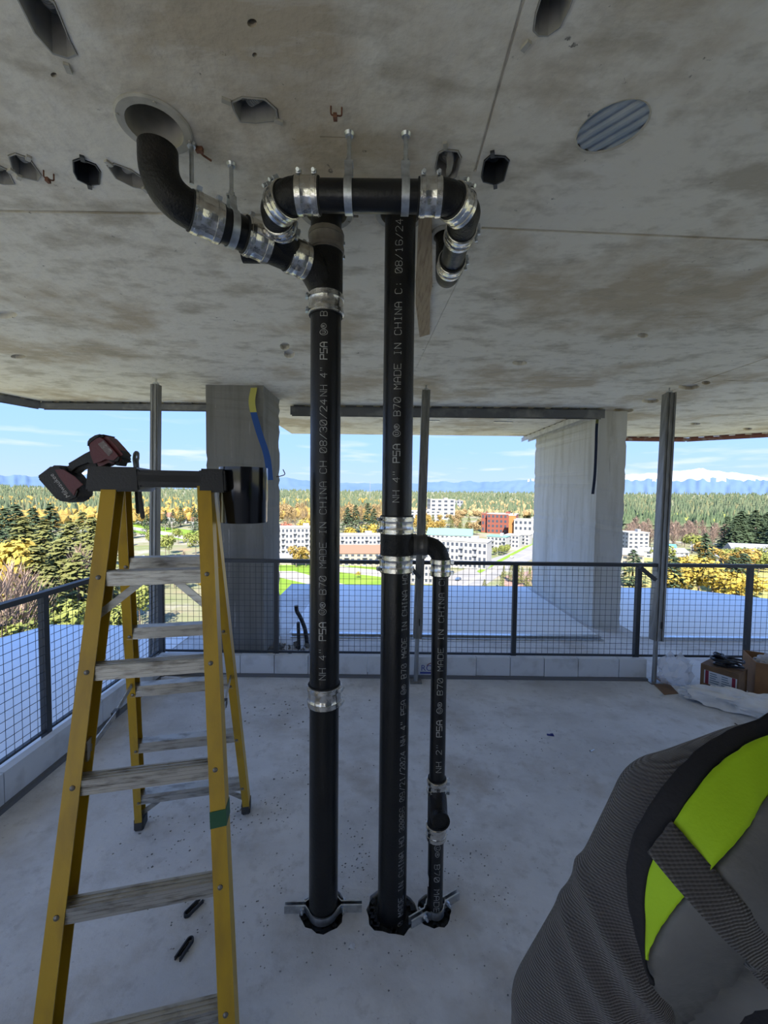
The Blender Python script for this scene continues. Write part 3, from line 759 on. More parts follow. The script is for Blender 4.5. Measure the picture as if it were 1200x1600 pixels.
def on(px):     # point of the branch line seen at image column px
    lo, hi = 0.0, (B5 - B1).length
    for _ in range(40):
        mid = (lo + hi) / 2; q = B1 + bd * mid - CAM
        x = 600 + F * q.dot(CR) / q.dot(CF)
        if x > px: lo = mid
        else: hi = mid
    return B1 + bd * lo
coupling(st1, on(466) , bd, RB, 0.070, (0.2, 0.2, 1))
cp2 = on(401); coupling(st1, cp2, bd, RB, 0.078, (0.3, -0.2, 1))
cp3 = on(322); coupling(st1, cp3, bd, RB, 0.085, (0.2, -0.5, 1))
wy2 = MB(); wy2.tube([on(462), cp2], RB + 0.003, seg=28)
XV = PY(432, 345, 1.30).x; ZV = PY(575, 307, YB).z; XR = PY(735, 308, YB).x
V0 = B1 + bd * ((B1.x - XV) / abs(bd.x)) if abs(bd.x) > 0 else B1
wy2.tube(smooth_path([V0 + Vector((0.02, 0.03, -0.005)), V0 + Vector((0.004, -0.03, 0.010)), Vector((XV, V0.y - 0.075, ZV - 0.006))], 6), R3 + 0.004, seg=24)
wy2.build('combination_wye', FITTING, st1, smooth=45)
pipe(st1, [cp2, cp3], RB)
bend = fillet([cp3, B5, Vector((B5.x, B5.y, 2.582))], 0.105, 14)
mb = MB().tube(bend, RB + 0.002, seg=32, caps=False)
mb.lathe((B5.x, B5.y, 2.580), UPV, [(RB + 0.002, 0), (RB + 0.002, 0.004), (RB - 0.004, 0.004), (RB - 0.004, -0.05), (0, -0.05)], seg=32)
mb.build('long_sweep_bend', FITTING, st1, smooth=40)
# vent loop
K = 0.075
yb0 = V0.y - 0.065
pl = lambda x, y: Vector((x, y, ZV))
coupling(st1, pl(XV, (yb0 + YB + K) / 2 + 0.005), (0, 1, 0), R3, 0.058, (1, 0, -0.3))
def elbow(pts, r=R3 + 0.004, name='eighth_bend'):
    return pipe(st1, fillet(pts, 0.045, 8), r, name, FITTING, 28)
m1 = pl(XV + K * 0.42, YB + K * 0.42)
elbow([pl(XV, (yb0 + YB + K) / 2 + 0.01), pl(XV, YB + K * 0.80), m1])
elbow([m1, pl(XV + K * 0.80, YB), pl(XV + K + 0.062, YB)])
coupling(st1, m1, (1, -1, 0), R3 + 0.003, 0.052, (-0.6, -0.6, 1))
cL = PY(481, 303, YB).x; cRt = PY(672, 306, YB).x
pipe(st1, [pl(cL, YB), pl(cRt, YB)], R3)
for x in (cL, cRt): coupling(st1, pl(x, YB), (1, 0, 0), R3, 0.064, (0, -0.45, 1))
m2 = pl(XR - K * 0.42, YB + K * 0.42)
elbow([pl(cRt, YB), pl(XR - K * 0.80, YB), m2]); elbow([m2, pl(XR, YB + K * 0.80), pl(XR, YB + K + 0.07)])
coupling(st1, m2, (1, 1, 0), R3 + 0.003, 0.052, (0.4, -0.4, 1))
pipe(st1, [pl(XR, YB + K + 0.06), pl(XR, HR.y - 0.06)], R3)
coupling(st1, pl(XR, YB + K + 0.085), (0, 1, 0), R3, 0.056, (1, 0, 0.1)); coupling(st1, pl(XR, HR.y - 0.115), (0, 1, 0), R3, 0.056, (1, 0, 0.2))
pipe(st1, fillet([pl(XR, HR.y - 0.13), pl(XR, HR.y), Vector((XR, HR.y, H + 0.15))], 0.05, 10), R3 + 0.002, 'quarter_bend', FITTING)
# short stub that looks out behind the sloping branch
q = PY(379, 397, 1.62); mb = MB(); mb.lathe(q, (1, 0.02, 0), [(0.026, 0.02), (0.026, 0), (0.031, 0), (0.031, S1.x - q.x)], seg=24)
mb.build('side_stub', FITTING, st1, smooth=40)

# --- middle riser with tee and the small riser on its right
st2 = thing('drain_riser', V3(S2, 0), 'middle black cast iron riser with tee feeding the thin pipe on its right', 'pipe')
za, zb = zof(S2, 820), zof(S2, 879)
pC = pipe(st2, [V3(S2, -0.16), V3(S2, zb)], R4); pD = pipe(st2, [V3(S2, za), V3(S2, H + 0.17)], R4)
coupling(st2, V3(S2, za), UPV, R4, 0.064, (-1, -0.25, 0)); coupling(st2, V3(S2, zb), UPV, R4, 0.064, (-1, -0.25, 0))
pipe_text(pD, S2, R4, zof(S2, 784), zof(S2, 334), 'NH 4" PSA () B70 MADE IN CHINA C: 08/16/24 N', 0.024, -0.10)
pipe_text(pC, S2, R4, zof(S2, 1442), zof(S2, 892), 'B70 MADE IN CHINA HQ 30066 09/21/2024 NH 4" PSA () B70 MADE IN CHINA HQ', 0.023, 0.62, bold='')
tee = MB(); zt = (za + zb) / 2; tee.tube([V3(S2, zb + 0.008), V3(S2, za - 0.008)], R4 + 0.005, seg=32)
XT = PY(655, 850, YS).x; zt2 = zof(S2, 851)
tee.tube([Vector((S2.x, YS, zt2)), Vector((S2.x + R4 + 0.004, YS, zt2)), Vector((S2.x + R4 + 0.016, YS, zt2)), Vector((XT, YS, zt2))], [R2 + 0.014, R2 + 0.014, R2 + 0.004, R2 + 0.004], seg=24)
tee.build('sanitary_tee', FITTING, st2, smooth=45)
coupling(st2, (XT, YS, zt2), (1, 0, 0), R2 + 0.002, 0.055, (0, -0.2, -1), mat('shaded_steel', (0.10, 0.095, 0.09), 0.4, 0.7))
zq = zof(S3, 886)
pipe(st2, fillet([Vector((XT, YS, zt2)), Vector((S3.x, YS, zt2)), V3(S3, zq)], 0.07, 12), R2 + 0.004, 'quarter_bend', FITTING)
coupling(st2, V3(S3, zq), UPV, R2, 0.062, (1, -0.25, 0))
zr, zs = zof(S3, 1227), zof(S3, 1298)
pE = pipe(st2, [V3(S3, zq), V3(S3, zr)], R2)
coupling(st2, V3(S3, zr), UPV, R2, 0.056, (1, -0.2, 0)); coupling(st2, V3(S3, zs), UPV, R2, 0.056, (0.8, 0.6, 0))
pipe_text(pE, S3, R2, zof(S3, 1199), zof(S3, 893), 'NH 2" PSA () B70 MADE IN CHINA CH', 0.020, 0.05, wd=0.0015)
pF = pipe(st2, [V3(S3, -0.16), V3(S3, zs)], R2)
pipe_text(pF, S3, R2, zof(S3, 1312), zof(S3, 1446), '() B70 MADE IN', 0.020, 0.08, wd=0.0015, bold='')
tee = MB(); zt = (zr + zs) / 2
tee.tube([V3(S3, zs + 0.005), V3(S3, zr - 0.005)], R2 + 0.004, seg=24)
tee.build('tee_fitting', FITTING, st2, smooth=45)
o2 = PY(689, 1284, S3.y - 0.100); dd = Vector((0.10, -1.0, 0.06)).normalized(); rg = R2 + 0.003
o0 = V3(S3, o2.z + 0.055); o1 = o2 - dd * 0.035
mb = MB()
mb.tube(smooth_path([o0, V3(S3, o2.z + 0.022) + Vector((0.002, -0.028, 0)), o1, o2], 7), rg, seg=24, caps=False)
mb.lathe(o2, dd, [(rg, -0.001), (rg, 0.002), (rg - 0.006, 0.002), (rg - 0.006, -0.06), (0.0, -0.06)], seg=24)
mb.build('open_tee_mouth', FITTING, st2, smooth=45)
MB().box(V3(S3, zof(S3, 1372)) + Vector((-R2 * 0.97, -0.010, 0)), (0.003, 0.016, 0.034)).build('paper_tag', mat('paper_white', (0.6, 0.6, 0.58), 0.8), st2, smooth=0)

# --- black sealant packed into the ragged floor holes
SEAL = mat('fire_seal_black', (0.006, 0.006, 0.007), 0.8, bump=0.8, bscale=60)
srn = random.Random(17)
for S_, r_, par in ((S1, 0.082, st1), (S2, 0.089, st2), (S3, 0.061, st2)):
    ring = circle((S_.x, S_.y + 0.004), r_, 26, 0.06, srn)
    mb = MB(); mb.prism([Vector((p.x, p.y, -0.10)) for p in ring], (0, 0, 0.085 + srn.uniform(0, 0.006)))
    for k in range(16):
        a_ = srn.uniform(0, 6.28); q_ = r_ * srn.uniform(0.8, 0.98)
        mb.box((S_.x + q_ * math.cos(a_), S_.y + 0.004 + q_ * math.sin(a_), -0.012), (0.022, 0.016, 0.016), Matrix.Rotation(srn.uniform(0, 3), 3, 'Z'))
    mb.build('hole_seal', SEAL, par, smooth=0)
# --- riser clamps on the floor
def riser_clamp(c, z, r, L, ang, label):
    t = thing('riser_clamp', Vector((c.x, c.y, z)), label, 'pipe clamp', 'riser clamps at the floor')
    ca, sa = math.cos(ang), math.sin(ang)
    def w(x, y, zz): return Vector((c.x + x * ca - y * sa, c.y + x * sa + y * ca, zz))
    hh = 0.030
    for s in (-1, 1):
        path = [(-L, s * 0.006), (-r - 0.014, s * 0.006), (-r - 0.004, s * 0.016)]
        path += [(-(r + 0.003) * math.cos(a), s * (r + 0.003) * math.sin(a)) for a in [math.pi * k / 14 for k in range(2, 13)]]
        path += [(r + 0.004, s * 0.016), (r + 0.014, s * 0.006), (L, s * 0.006)]
        vs = []; fs = []; n = len(path)
        for (x, y) in path:
            vs += [w(x, y, z), w(x, y, z + hh), w(x, y + s * 0.005, z + hh), w(x, y + s * 0.005, z)]
        for i in range(n - 1):
            for k in range(4): fs.append((4 * i + k, 4 * i + (k + 1) % 4, 4 * i + 4 + (k + 1) % 4, 4 * i + 4 + k))
        fs += [(0, 1, 2, 3), tuple(range(4 * n - 4, 4 * n))]
        MB().add(vs, fs).build('clamp_half', GALV, t, smooth=30)
    for s in (-1, 1):
        mb = MB(); x = s * (r + 0.024)
        mb.tube([w(x, -0.030, z + hh / 2), w(x, 0.030, z + hh / 2)], 0.0045, seg=8)
        for y in (-0.015, 0.015): mb.tube([w(x, y - 0.004, z + hh / 2), w(x, y + 0.004, z + hh / 2)], 0.0085, seg=6)
        mb.build('bolt', GALV, t, smooth=30)
    return t
riser_clamp(S1, 0.0, R4, 0.150, 0.03, 'galvanized riser clamp at the foot of the left riser')
riser_clamp(S3, 0.0, R2, 0.115, 0.52, 'galvanized riser clamp turned askew at the foot of the thin pipe')

# --- hangers
def hanger(p, r, label, along):
    """band round the pipe, flat bracket, threaded rod into the slab"""
    p = Vector(p); along = Vector(along).normalized(); sd = along.cross(UPV).normalized()
    t = thing('pipe_hanger', Vector((p.x, p.y, H)), label, 'pipe hanger', 'galvanized pipe hangers')
    mb = MB(); w = 0.011
    path = [p + UPV * (r + 0.045) + sd * 0.011, p + UPV * (r + 0.02) + sd * 0.014]
    path += [p + (UPV * math.cos(a) + sd * math.sin(a)) * (r + 0.002) for a in [0.45 + (2 * math.pi - 0.9) * k / 22 for k in range(23)]]
    path += [p + UPV * (r + 0.02) - sd * 0.014, p + UPV * (r + 0.045) - sd * 0.011]
    n = len(path); vs = []; fs = []
    for i, q in enumerate(path):
        rad = (q - p); rad -= along * rad.dot(along); rad.normalize()
        if i < 2: rad = sd
        if i > n - 3: rad = -sd
        vs += [q - along * w, q + along * w, q + along * w + rad * 0.003, q - along * w + rad * 0.003]
    for i in range(n - 1):
        for k in range(4): fs.append((4 * i + k, 4 * i + (k + 1) % 4, 4 * i + 4 + (k + 1) % 4, 4 * i + 4 + k))
    fs += [(0, 1, 2, 3), tuple(range(4 * n - 4, 4 * n))]
    mb.add(vs, fs).build('band', GALV, t, smooth=50)
    MB().box(p + UPV * (r + 0.047), (0.024, 0.024, 0.006)).build('top_plate', GALV, t, smooth=0)
    top = Vector((p.x, p.y, H))
    rod = MB(); n = max(10, int((H - (p.z + r + 0.03)) / 0.004)); a = p + UPV * (r + 0.03)
    rod.lathe(a, UPV, [(0.0066 if k % 2 else 0.0059, (H - a.z) * k / n) for k in range(n + 1)], seg=10)
    rod.build('threaded_rod', GALV, t)
    MB().tube([p + UPV * (r + 0.051), p + UPV * (r + 0.060)], 0.010, seg=6).build('nut', GALV, t, smooth=30)
    MB().lathe(top - UPV * 0.008, UPV, [(0.011, 0), (0.015, 0.0078)], seg=12).build('anchor', GALV, t)
for x, y, lb in ((545, 307, 'left of two galvanized hangers holding the overhead vent pipe'), (633, 307, 'right of two galvanized hangers holding the overhead vent pipe')):
    q = PY(x, y, YB); hanger((q.x, YB, ZV), R3, lb, (1, 0, 0))
q = on(362); hanger(q, RB, 'galvanized hanger holding the sloping branch at left', bd)
q = PZ(299, 224, H)
mb = MB(); mb.lathe((q.x, q.y, H - 0.115), UPV, [(0.0066 if k % 2 else 0.0060, 0.1149 * k / 30) for k in range(31)], seg=10)
mb.lathe((q.x, q.y, H - 0.010), UPV, [(0.012, 0), (0.014, 0.0098)], seg=12)
tag(mb.build('threaded_rod', GALV), 'empty threaded rod hanging from ceiling right of the long bend', 'rod')
# ------------------------------------------------------------------ flat lettering on things
def flat_text(body, origin, ux, uy, size, mt, parent, name='lettering', shear=0.0, depth=0.0, align='CENTER'):
    cu = bpy.data.curves.new('text', 'FONT'); cu.body = body; cu.size = size; cu.shear = shear
    cu.align_x = align; cu.align_y = 'CENTER'; cu.resolution_u = 3; cu.extrude = depth
    tmp = bpy.data.objects.new('text', cu); COL.objects.link(tmp)
    dg = bpy.context.evaluated_depsgraph_get()
    me = bpy.data.meshes.new_from_object(tmp.evaluated_get(dg))
    bpy.data.objects.remove(tmp); bpy.data.curves.remove(cu)
    ux, uy = Vector(ux).normalized(), Vector(uy).normalized(); n = ux.cross(uy)
    M = Matrix.Translation(Vector(origin) - OFF[parent.name]) @ Matrix((ux, uy, n)).transposed().to_4x4()
    me.transform(M); me.materials.clear(); me.materials.append(mt); me.name = name
    o = bpy.data.objects.new(name, me); COL.objects.link(o); o.parent = parent; OFF[o.name] = OFF[parent.name]
    return o

# ------------------------------------------------------------------ step ladder
yaw = math.radians(12.8)
LW = Vector((math.cos(yaw), math.sin(yaw), 0)); LD = Vector((-math.sin(yaw), math.cos(yaw), 0))
LC = Vector((-0.747, 1.415, 0)); LF = Vector((-0.627, 1.015, 0)); LR = Vector((-0.925, 2.0, 0))
HT = 1.665
lad = thing('step_ladder', Vector(((LF.x + LR.x) / 2, (LF.y + LR.y) / 2, 0)), 'yellow fibreglass step ladder with aluminium steps and black top, beside the left riser', 'ladder')
def at(p, z): return Vector((p.x, p.y, z))
rails = {}
for s, nm in ((-1, 'L'), (1, 'R')):
    rails['F' + nm] = (at(LC + LW * s * 0.155 - LD * 0.035, HT), at(LF + LW * s * 0.250, 0.012))
    rails['B' + nm] = (at(LC + LW * s * 0.150 + LD * 0.030, HT), at(LR + LW * s * 0.258, 0.035))
def crail(a, b, s, depth, fl, name):
    """C channel: web on the outside, flanges front and back"""
    d = (b - a).normalized(); sd = LW; nn = (LD - d * LD.dot(d)).normalized()
    mb = MB()
    mb.bar(a + LW * s * 0.002, b + LW * s * 0.002, 0.004, depth, side=LW)
    for q in (-1, 1):
        o = nn * q * (depth / 2 - 0.002) - LW * s * (fl / 2 - 0.002)
        mb.bar(a + o, b + o, fl, 0.004, side=LW)
    return mb.build(name, YELLOW, lad, smooth=0, fix=False)
RO = {}
for k, (a, b) in rails.items():
    front = k[0] == 'F'
    RO[k] = crail(a, b, -1 if k[1] == 'L' else 1, 0.072 if front else 0.058, 0.040 if front else 0.030, 'front_rail' if front else 'rear_rail')
def rail_at(k, z):
    a, b = rails[k]; t = (a.z - z) / (a.z - b.z); return a + (b - a) * t
def proj(p):
    q = Vector(p) - CAM; w = q.dot(CF); return 600 + F * q.dot(CR) / w, 800 - F * q.dot(CU) / w
def z_for(k, py):
    lo, hi = 0.0, HT
    for _ in range(40):
        mid = (lo + hi) / 2
        if proj(rail_at(k, mid))[1] > py: lo = mid
        else: hi = mid
    return lo
RIV = mat('rivet_steel', (0.22, 0.20, 0.17), 0.45, 0.8)
def rivet(k, z, s):
    a, b = rails[k]; d = (b - a).normalized(); nn = (LD - d * LD.dot(d)).normalized()
    p = rail_at(k, z) - nn * ((0.072 if k[0] == 'F' else 0.058) / 2) - LW * s * 0.019
    MB().lathe(p, -nn, [(0.0075, -0.001), (0.007, 0.002), (0.004, 0.0045), (0.0, 0.005)], seg=10).build('rivet', RIV, lad)
steps_z = [z_for('FL', y) for y in (903, 1048, 1224, 1421)] + [0.0]
dzs = steps_z[2] - steps_z[3]; steps_z[4] = steps_z[3] - dzs
for i, z in enumerate(steps_z):
    a, b = rail_at('FL', z) + LW * 0.004, rail_at('FR', z) - LW * 0.004
    mb = MB(); hh = 0.042; o_ = -LD * 0.010
    mb.bar(a + o_ + Vector((0, 0, hh / 2)), b + o_ + Vector((0, 0, hh / 2)), 0.040, 0.003, side=LD)
    for q in (-1, 1): mb.bar(a + o_ + LD * q * 0.0185, b + o_ + LD * q * 0.0185, 0.003, hh, side=LD)
    for q in range(3): mb.bar(a + o_ + LD * (-0.012 + q * 0.012) + Vector((0, 0, hh / 2 + 0.002)), b + o_ + LD * (-0.012 + q * 0.012) + Vector((0, 0, hh / 2 + 0.002)), 0.004, 0.0025, side=LD)
    for q in (-0.012, 0.0, 0.012): mb.bar(a + o_ - LD * 0.0205 + Vector((0, 0, q)), b + o_ - LD * 0.0205 + Vector((0, 0, q)), 0.0015, 0.003, side=LD)
    mb.build('step', ALU, lad, smooth=0)
    for k, s in (('FL', -1), ('FR', 1)): rivet(k, z, s)
for i, y in enumerate((880, 988, 1078, 1166, 1246)):
    z = z_for('BL', y)
    a, b = rail_at('BL', z) + LW * 0.006, rail_at('BR', z) - LW * 0.006
    mb = MB(); hh = 0.042
    mb.bar(a - LD * 0.022, b - LD * 0.022, 0.003, hh, side=LD)
    mb.bar(a + Vector((0, 0, hh / 2)), b + Vector((0, 0, hh / 2)), 0.046, 0.003, side=LD)
    mb.bar(a - Vector((0, 0, hh / 2)) - LD * 0.014, b - Vector((0, 0, hh / 2)) - LD * 0.014, 0.018, 0.003, side=LD)
    mb.bar(a - LD * 0.024, b - LD * 0.024, 0.003, 0.012, side=LD)
    mb.build('rear_bar', ALU, lad, smooth=0)
    for k, s in (('BL', -1), ('BR', 1)): rivet(k, z, s)
# diagonal braces
def brace(a, b, w=0.022, t=0.006): MB().bar(a, b, w, t, side=LD.cross((b - a).normalized())).build('brace', ALU, lad, smooth=0)
z1 = steps_z[0]; m0 = rail_at('FL', z1); m1_ = rail_at('FR', z1); L1 = (m1_ - m0)
brace(m0 + L1 * 0.36 + Vector((0, 0, -0.018)), rail_at('FL', z1 - 0.115) + LW * 0.012); brace(m0 + L1 * 0.66 + Vector((0, 0, -0.018)), rail_at('FR', z1 - 0.115) - LW * 0.012)
zz = z_for('BL', 880); m0 = rail_at('BL', zz); m1_ = rail_at('BR', zz); L1 = m1_ - m0
brace(m0 + L1 * 0.34 + Vector((0, 0, -0.02)), rail_at('BL', zz - 0.11) + LW * 0.012); brace(m0 + L1 * 0.70 + Vector((0, 0, -0.02)), rail_at('BR', zz - 0.11) - LW * 0.012)
zz = z_for('BL', 1246); m0 = rail_at('BL', zz); m1_ = rail_at('BR', zz); L1 = m1_ - m0
brace(m0 + L1 * 0.22 + Vector((0, 0, -0.02)), rail_at('BL', 0.07) + LW * 0.012); brace(m0 + L1 * 0.78 + Vector((0, 0, -0.02)), rail_at('BR', 0.07) - LW * 0.012)
z5 = steps_z[4]; m0 = rail_at('FL', z5); m1_ = rail_at('FR', z5); L1 = m1_ - m0
brace(m0 + L1 * 0.25 + Vector((0, 0, -0.02)), rail_at('FL', 0.08) + LW * 0.012); brace(m0 + L1 * 0.75 + Vector((0, 0, -0.02)), rail_at('FR', 0.08) - LW * 0.012)
# folding spreaders
for k, s in (('L', -1), ('R', 1)):
    zb_ = z_for('BL', 1066); zf_ = z_for('FL', 1180)
    pb = rail_at('B' + k, zb_) - LW * s * 0.014; pf = rail_at('F' + k, zf_) - LW * s * 0.026 + LD * 0.03
    mid = (pb + pf) / 2 - Vector((0, 0, 0.015))
    MB().bar(pb, mid, 0.004, 0.020, side=LW).build('spreader', ALU, lad, smooth=0)
    MB().bar(mid + LW * 0.004, pf + LW * 0.004, 0.004, 0.020, side=LW).build('spreader', ALU, lad, smooth=0)
    MB().bar(mid - LD * 0.016, mid + LD * 0.016, 0.016, 0.022, side=LW).build('spreader_joint', BLACKP, lad, smooth=0)
    MB().bar(pf - Vector((0, 0, 0.03)), pf + Vector((0, 0, 0.03)), 0.006, 0.04, side=LW).build('hinge_plate', ALU, lad, smooth=0)
# boots
for k in ('FL', 'FR', 'BL', 'BR'):
    a, b = rails[k]; d = (b - a).normalized(); s = -1 if k[1] == 'L' else 1
    c = rail_at(k, 0.035) - LW * s * 0.014
    MB().box((c.x, c.y, 0.031), (0.042, 0.068, 0.060), Matrix.Rotation(yaw, 3, 'Z')).build('boot', mat('boot_rubber', (0.05, 0.048, 0.045), 0.8, bump=0.2), lad, smooth=0, bevel=0.005)
# green tape round the right front rail
zt_ = z_for('FR', 1268); p = rail_at('FR', zt_) - LW * 0.017; a, b = rails['FR']; d = (b - a).normalized()
MB().bar(p - d * 0.022, p + d * 0.022, 0.045, 0.077, side=LW).build('green_tape', mat('green_tape', (0.015, 0.09, 0.035), 0.6), lad, smooth=0)
# black moulded top
cz0, cz1 = 1.632, 1.708
capm = MB()
def loc(u, v, z): return LC + LW * u + LD * v + Vector((0, 0, z))
def capsec(u0, u1, v0, v1, z0, z1, fl=0.0):
    capm.add([loc(u0 - fl, v0 - fl, z0), loc(u1 + fl, v0 - fl, z0), loc(u1 + fl, v1 + fl, z0), loc(u0 - fl, v1 + fl, z0), loc(u0, v0, z1), loc(u1, v0, z1), loc(u1, v1, z1), loc(u0, v1, z1)],
             [(0, 3, 2, 1), (4, 5, 6, 7), (0, 1, 5, 4), (1, 2, 6, 5), (2, 3, 7, 6), (3, 0, 4, 7)])
capsec(-0.196, 0.200, -0.075, 0.075, 1.640, 1.695, 0.004)
capsec(-0.198, -0.055, -0.078, 0.078, 1.625, 1.703, 0.006)
capsec(0.125, 0.204, -0.078, 0.078, 1.625, 1.703, 0.004)
capm.build('ladder_top', BLACKP, lad, smooth=30, bevel=0.006)
MB().box(loc(0.02, -0.077, 1.668), (0.24, 0.004, 0.020), Matrix.Rotation(yaw, 3, 'Z')).build('tool_slot', RUBBER, lad, smooth=0)

# ------------------------------------------------------------------ impact driver lying on the ladder top
REDP = mat('red_plastic', (0.10, 0.008, 0.010), 0.42, bump=0.08, bscale=120)
BLKG = mat('black_grip', (0.018, 0.017, 0.017), 0.62, bump=0.25, bscale=160)
YD = 1.392
dr = thing('impact_driver', PY(170, 727, YD), 'red and black cordless impact driver lying on the ladder top', 'power tool')
def slab(px, y0, y1, name, mt, bev, parent=None):
    pts = [PY(x, y, (y0 + y1) / 2) for x, y in px]
    pts = [Vector((p.x, y0, p.z)) for p in pts]
    return MB().prism(pts, (0, y1 - y0, 0)).build(name, mt, parent or dr, smooth=50, bevel=bev)
body = slab([(146, 696), (149, 689), (157, 683), (167, 680), (176, 685), (188, 698), (199, 711), (200, 716), (190, 726), (176, 724), (168, 728), (156, 730), (149, 712)], YD - 0.034, YD + 0.034, 'motor_housing', REDP, 0.016)
slab([(145, 694), (150, 687), (158, 682), (168, 679.5), (174, 682), (163, 689), (153, 697), (148, 701)], YD - 0.036, YD + 0.036, 'rear_cap', BLKG, 0.010)
slab([(176, 712), (186, 700), (196, 706), (202, 716), (197, 727), (184, 729), (174, 724)], YD - 0.032, YD + 0.032, 'nose_boot', BLKG, 0.012)
slab([(150, 702), (136, 709), (121, 718), (106, 727), (110, 740), (120, 743), (130, 734), (144, 729), (158, 731), (160, 716)], YD - 0.021, YD + 0.021, 'handle', BLKG, 0.012)
slab([(160, 727), (168, 722), (172, 728), (163, 735)], YD - 0.010, YD + 0.010, 'trigger', BLKG, 0.003)
bat = slab([(92, 728), (107, 728), (121, 742), (133, 757), (137, 768), (133, 779), (120, 785), (101, 782), (87, 766), (70, 747), (71, 744), (83, 735)], YD - 0.036, YD + 0.036, 'battery', BLKG, 0.007)
slab([(86, 734), (99, 733), (118, 745), (130, 757), (120, 765), (116, 775), (105, 762), (93, 746)], YD - 0.0375, YD - 0.034, 'red_cover', REDP, 0.001, bat)
A = PY(116, 784, YD - 0.0366); e_u = (PY(80, 741, YD) - PY(107, 776, YD)).normalized(); e_v = Vector((0, -1, 0)).cross(e_u)
flat_text('Milwaukee', PY(94, 759.5, YD - 0.0372), e_u, e_v, 0.0215, mat('logo_white', (0.42, 0.41, 0.40), 0.6), bat, shear=0.25)
lp = slab([(153, 694), (162, 688), (177, 706), (170, 713)], YD - 0.0355, YD - 0.033, 'name_plate', mat('plate_grey', (0.16, 0.12, 0.11), 0.5, 0, (0.34, 0.31, 0.30), 90, 0.5, 0.6), 0.001, body)

# pliers standing in the ladder top
pl_ = thing('pliers', loc(-0.062, 0.02, 1.60), 'long-handled pliers hanging through the ladder top', 'pliers')
YP = 1.41
def flatpoly(px, y0, y1, name, mt, parent, bev=0.002):
    pts = [PY(x, y, YP) for x, y in px]
    return MB().prism([Vector((p.x, y0, p.z)) for p in pts], (0, y1 - y0, 0)).build(name, mt, parent, smooth=40, bevel=bev)
PLS = mat('tool_steel_dark', (0.10, 0.10, 0.10), 0.35, 0.8)
flatpoly([(208, 717), (209, 708), (213, 704), (214, 709), (212, 713), (213, 719), (216, 728), (216, 734), (210, 734), (209, 726)], YP - 0.006, YP + 0.006, 'jaw', PLS, pl_)
flatpoly([(213, 704), (217, 707), (217, 716), (216, 720), (217, 734), (214, 734), (213.4, 721), (215, 715), (215, 710)], YP - 0.006, YP + 0.006, 'jaw', PLS, pl_)
flatpoly([(210.5, 734), (214, 734), (219, 800), (218, 803), (214.5, 802)], YP - 0.010, YP - 0.001, 'handle', BLKG, pl_)
flatpoly([(214, 734), (217.5, 734), (228, 808), (226, 811), (222, 809)], YP - 0.012, YP - 0.002, 'handle', mat('grip_grey', (0.10, 0.095, 0.09), 0.6), pl_)

# black pail hung at the end of the ladder top
bp_ = PY(381, 774, 1.50); zb0, zb1 = PY(381, 816, 1.50).z, PY(381, 731, 1.50).z; rb = 0.083
BUCK = mat('glossy_black_plastic', (0.006, 0.006, 0.008), 0.16, spec=0.6)
pail = thing('pail', Vector((bp_.x, bp_.y, zb0)), 'glossy black round pail hanging at the right end of the ladder top', 'pail')
mb = MB(); hb = zb1 - zb0
mb.lathe((bp_.x, bp_.y, zb0), UPV, [(0.0, 0.0), (rb * 0.95, 0.0), (rb * 0.97, 0.003), (rb * 0.985, hb * 0.39), (rb * 1.0, hb * 0.40), (rb, hb), (rb * 0.965, hb), (rb * 0.95, 0.006), (0.0, 0.006)], seg=48)
mb.build('shell', BUCK, pail, smooth=40)
mb = MB(); h0 = loc(0.206, 0.0, 1.67)
mb.bar(h0, Vector((bp_.x - rb * 0.9, bp_.y - 0.01, 1.67)), 0.05, 0.055, side=LD)
mb.build('hook_plate', BLACKP, pail, smooth=0, bevel=0.004)

# ------------------------------------------------------------------ bits on the floor
CLIP = mat('clip_black', (0.022, 0.023, 0.027), 0.55)
def uclip(c_px, tip_px, width, label, openend):
    c, tip = PZ(*c_px, 0), PZ(*tip_px, 0); d = (tip - c); L = d.length; d.normalize(); s = Vector((-d.y, d.x, 0))
    t = thing('plastic_clip', (c + tip) / 2, label, 'clip', 'black plastic clips on the floor')
    for nm, off, hh in (('clip_body', 0.0, 0.013),):
        path = [c + s * width] + [c + d * L * k / 5 + s * width for k in range(1, 5)]
        path += [tip - d * width + (s * math.cos(a) + d * math.sin(a)) * width for a in [math.pi * k / 8 for k in range(9)]]
        path += [c + d * L * k / 5 - s * width for k in (4, 3, 2, 1)] + [c - s * width]
        mb = MB()
        for a, b in zip(path, path[1:]): mb.bar(a + Vector((0, 0, hh / 2)), b + Vector((0, 0, hh / 2)) , 0.005, hh)
        mb.build(nm, CLIP, t, smooth=0)
    mb = MB()
    for sg in (-1, 1): mb.bar(c + d * 0.012 + s * sg * width * 0.45 + Vector((0, 0, 0.004)), tip - d * width * 1.2 + s * sg * width * 0.45 + Vector((0, 0, 0.004)), 0.004, 0.008)
    mb.build('inner_rib', CLIP, t, smooth=0)
uclip((315, 1408), (289, 1434), 0.010, 'black forked plastic clip on the floor nearer the ladder step', True)
uclip((277, 1502), (300, 1468), 0.010, 'black forked plastic clip on the floor nearer the picture bottom', True)
DEB = layered('concrete_crumbs', (0.13, 0.13, 0.13), [((0.28, 0.28, 0.27), 30, 0.4, 0.6, 0.9, None)])
mb = MB(); rn = random.Random(12)
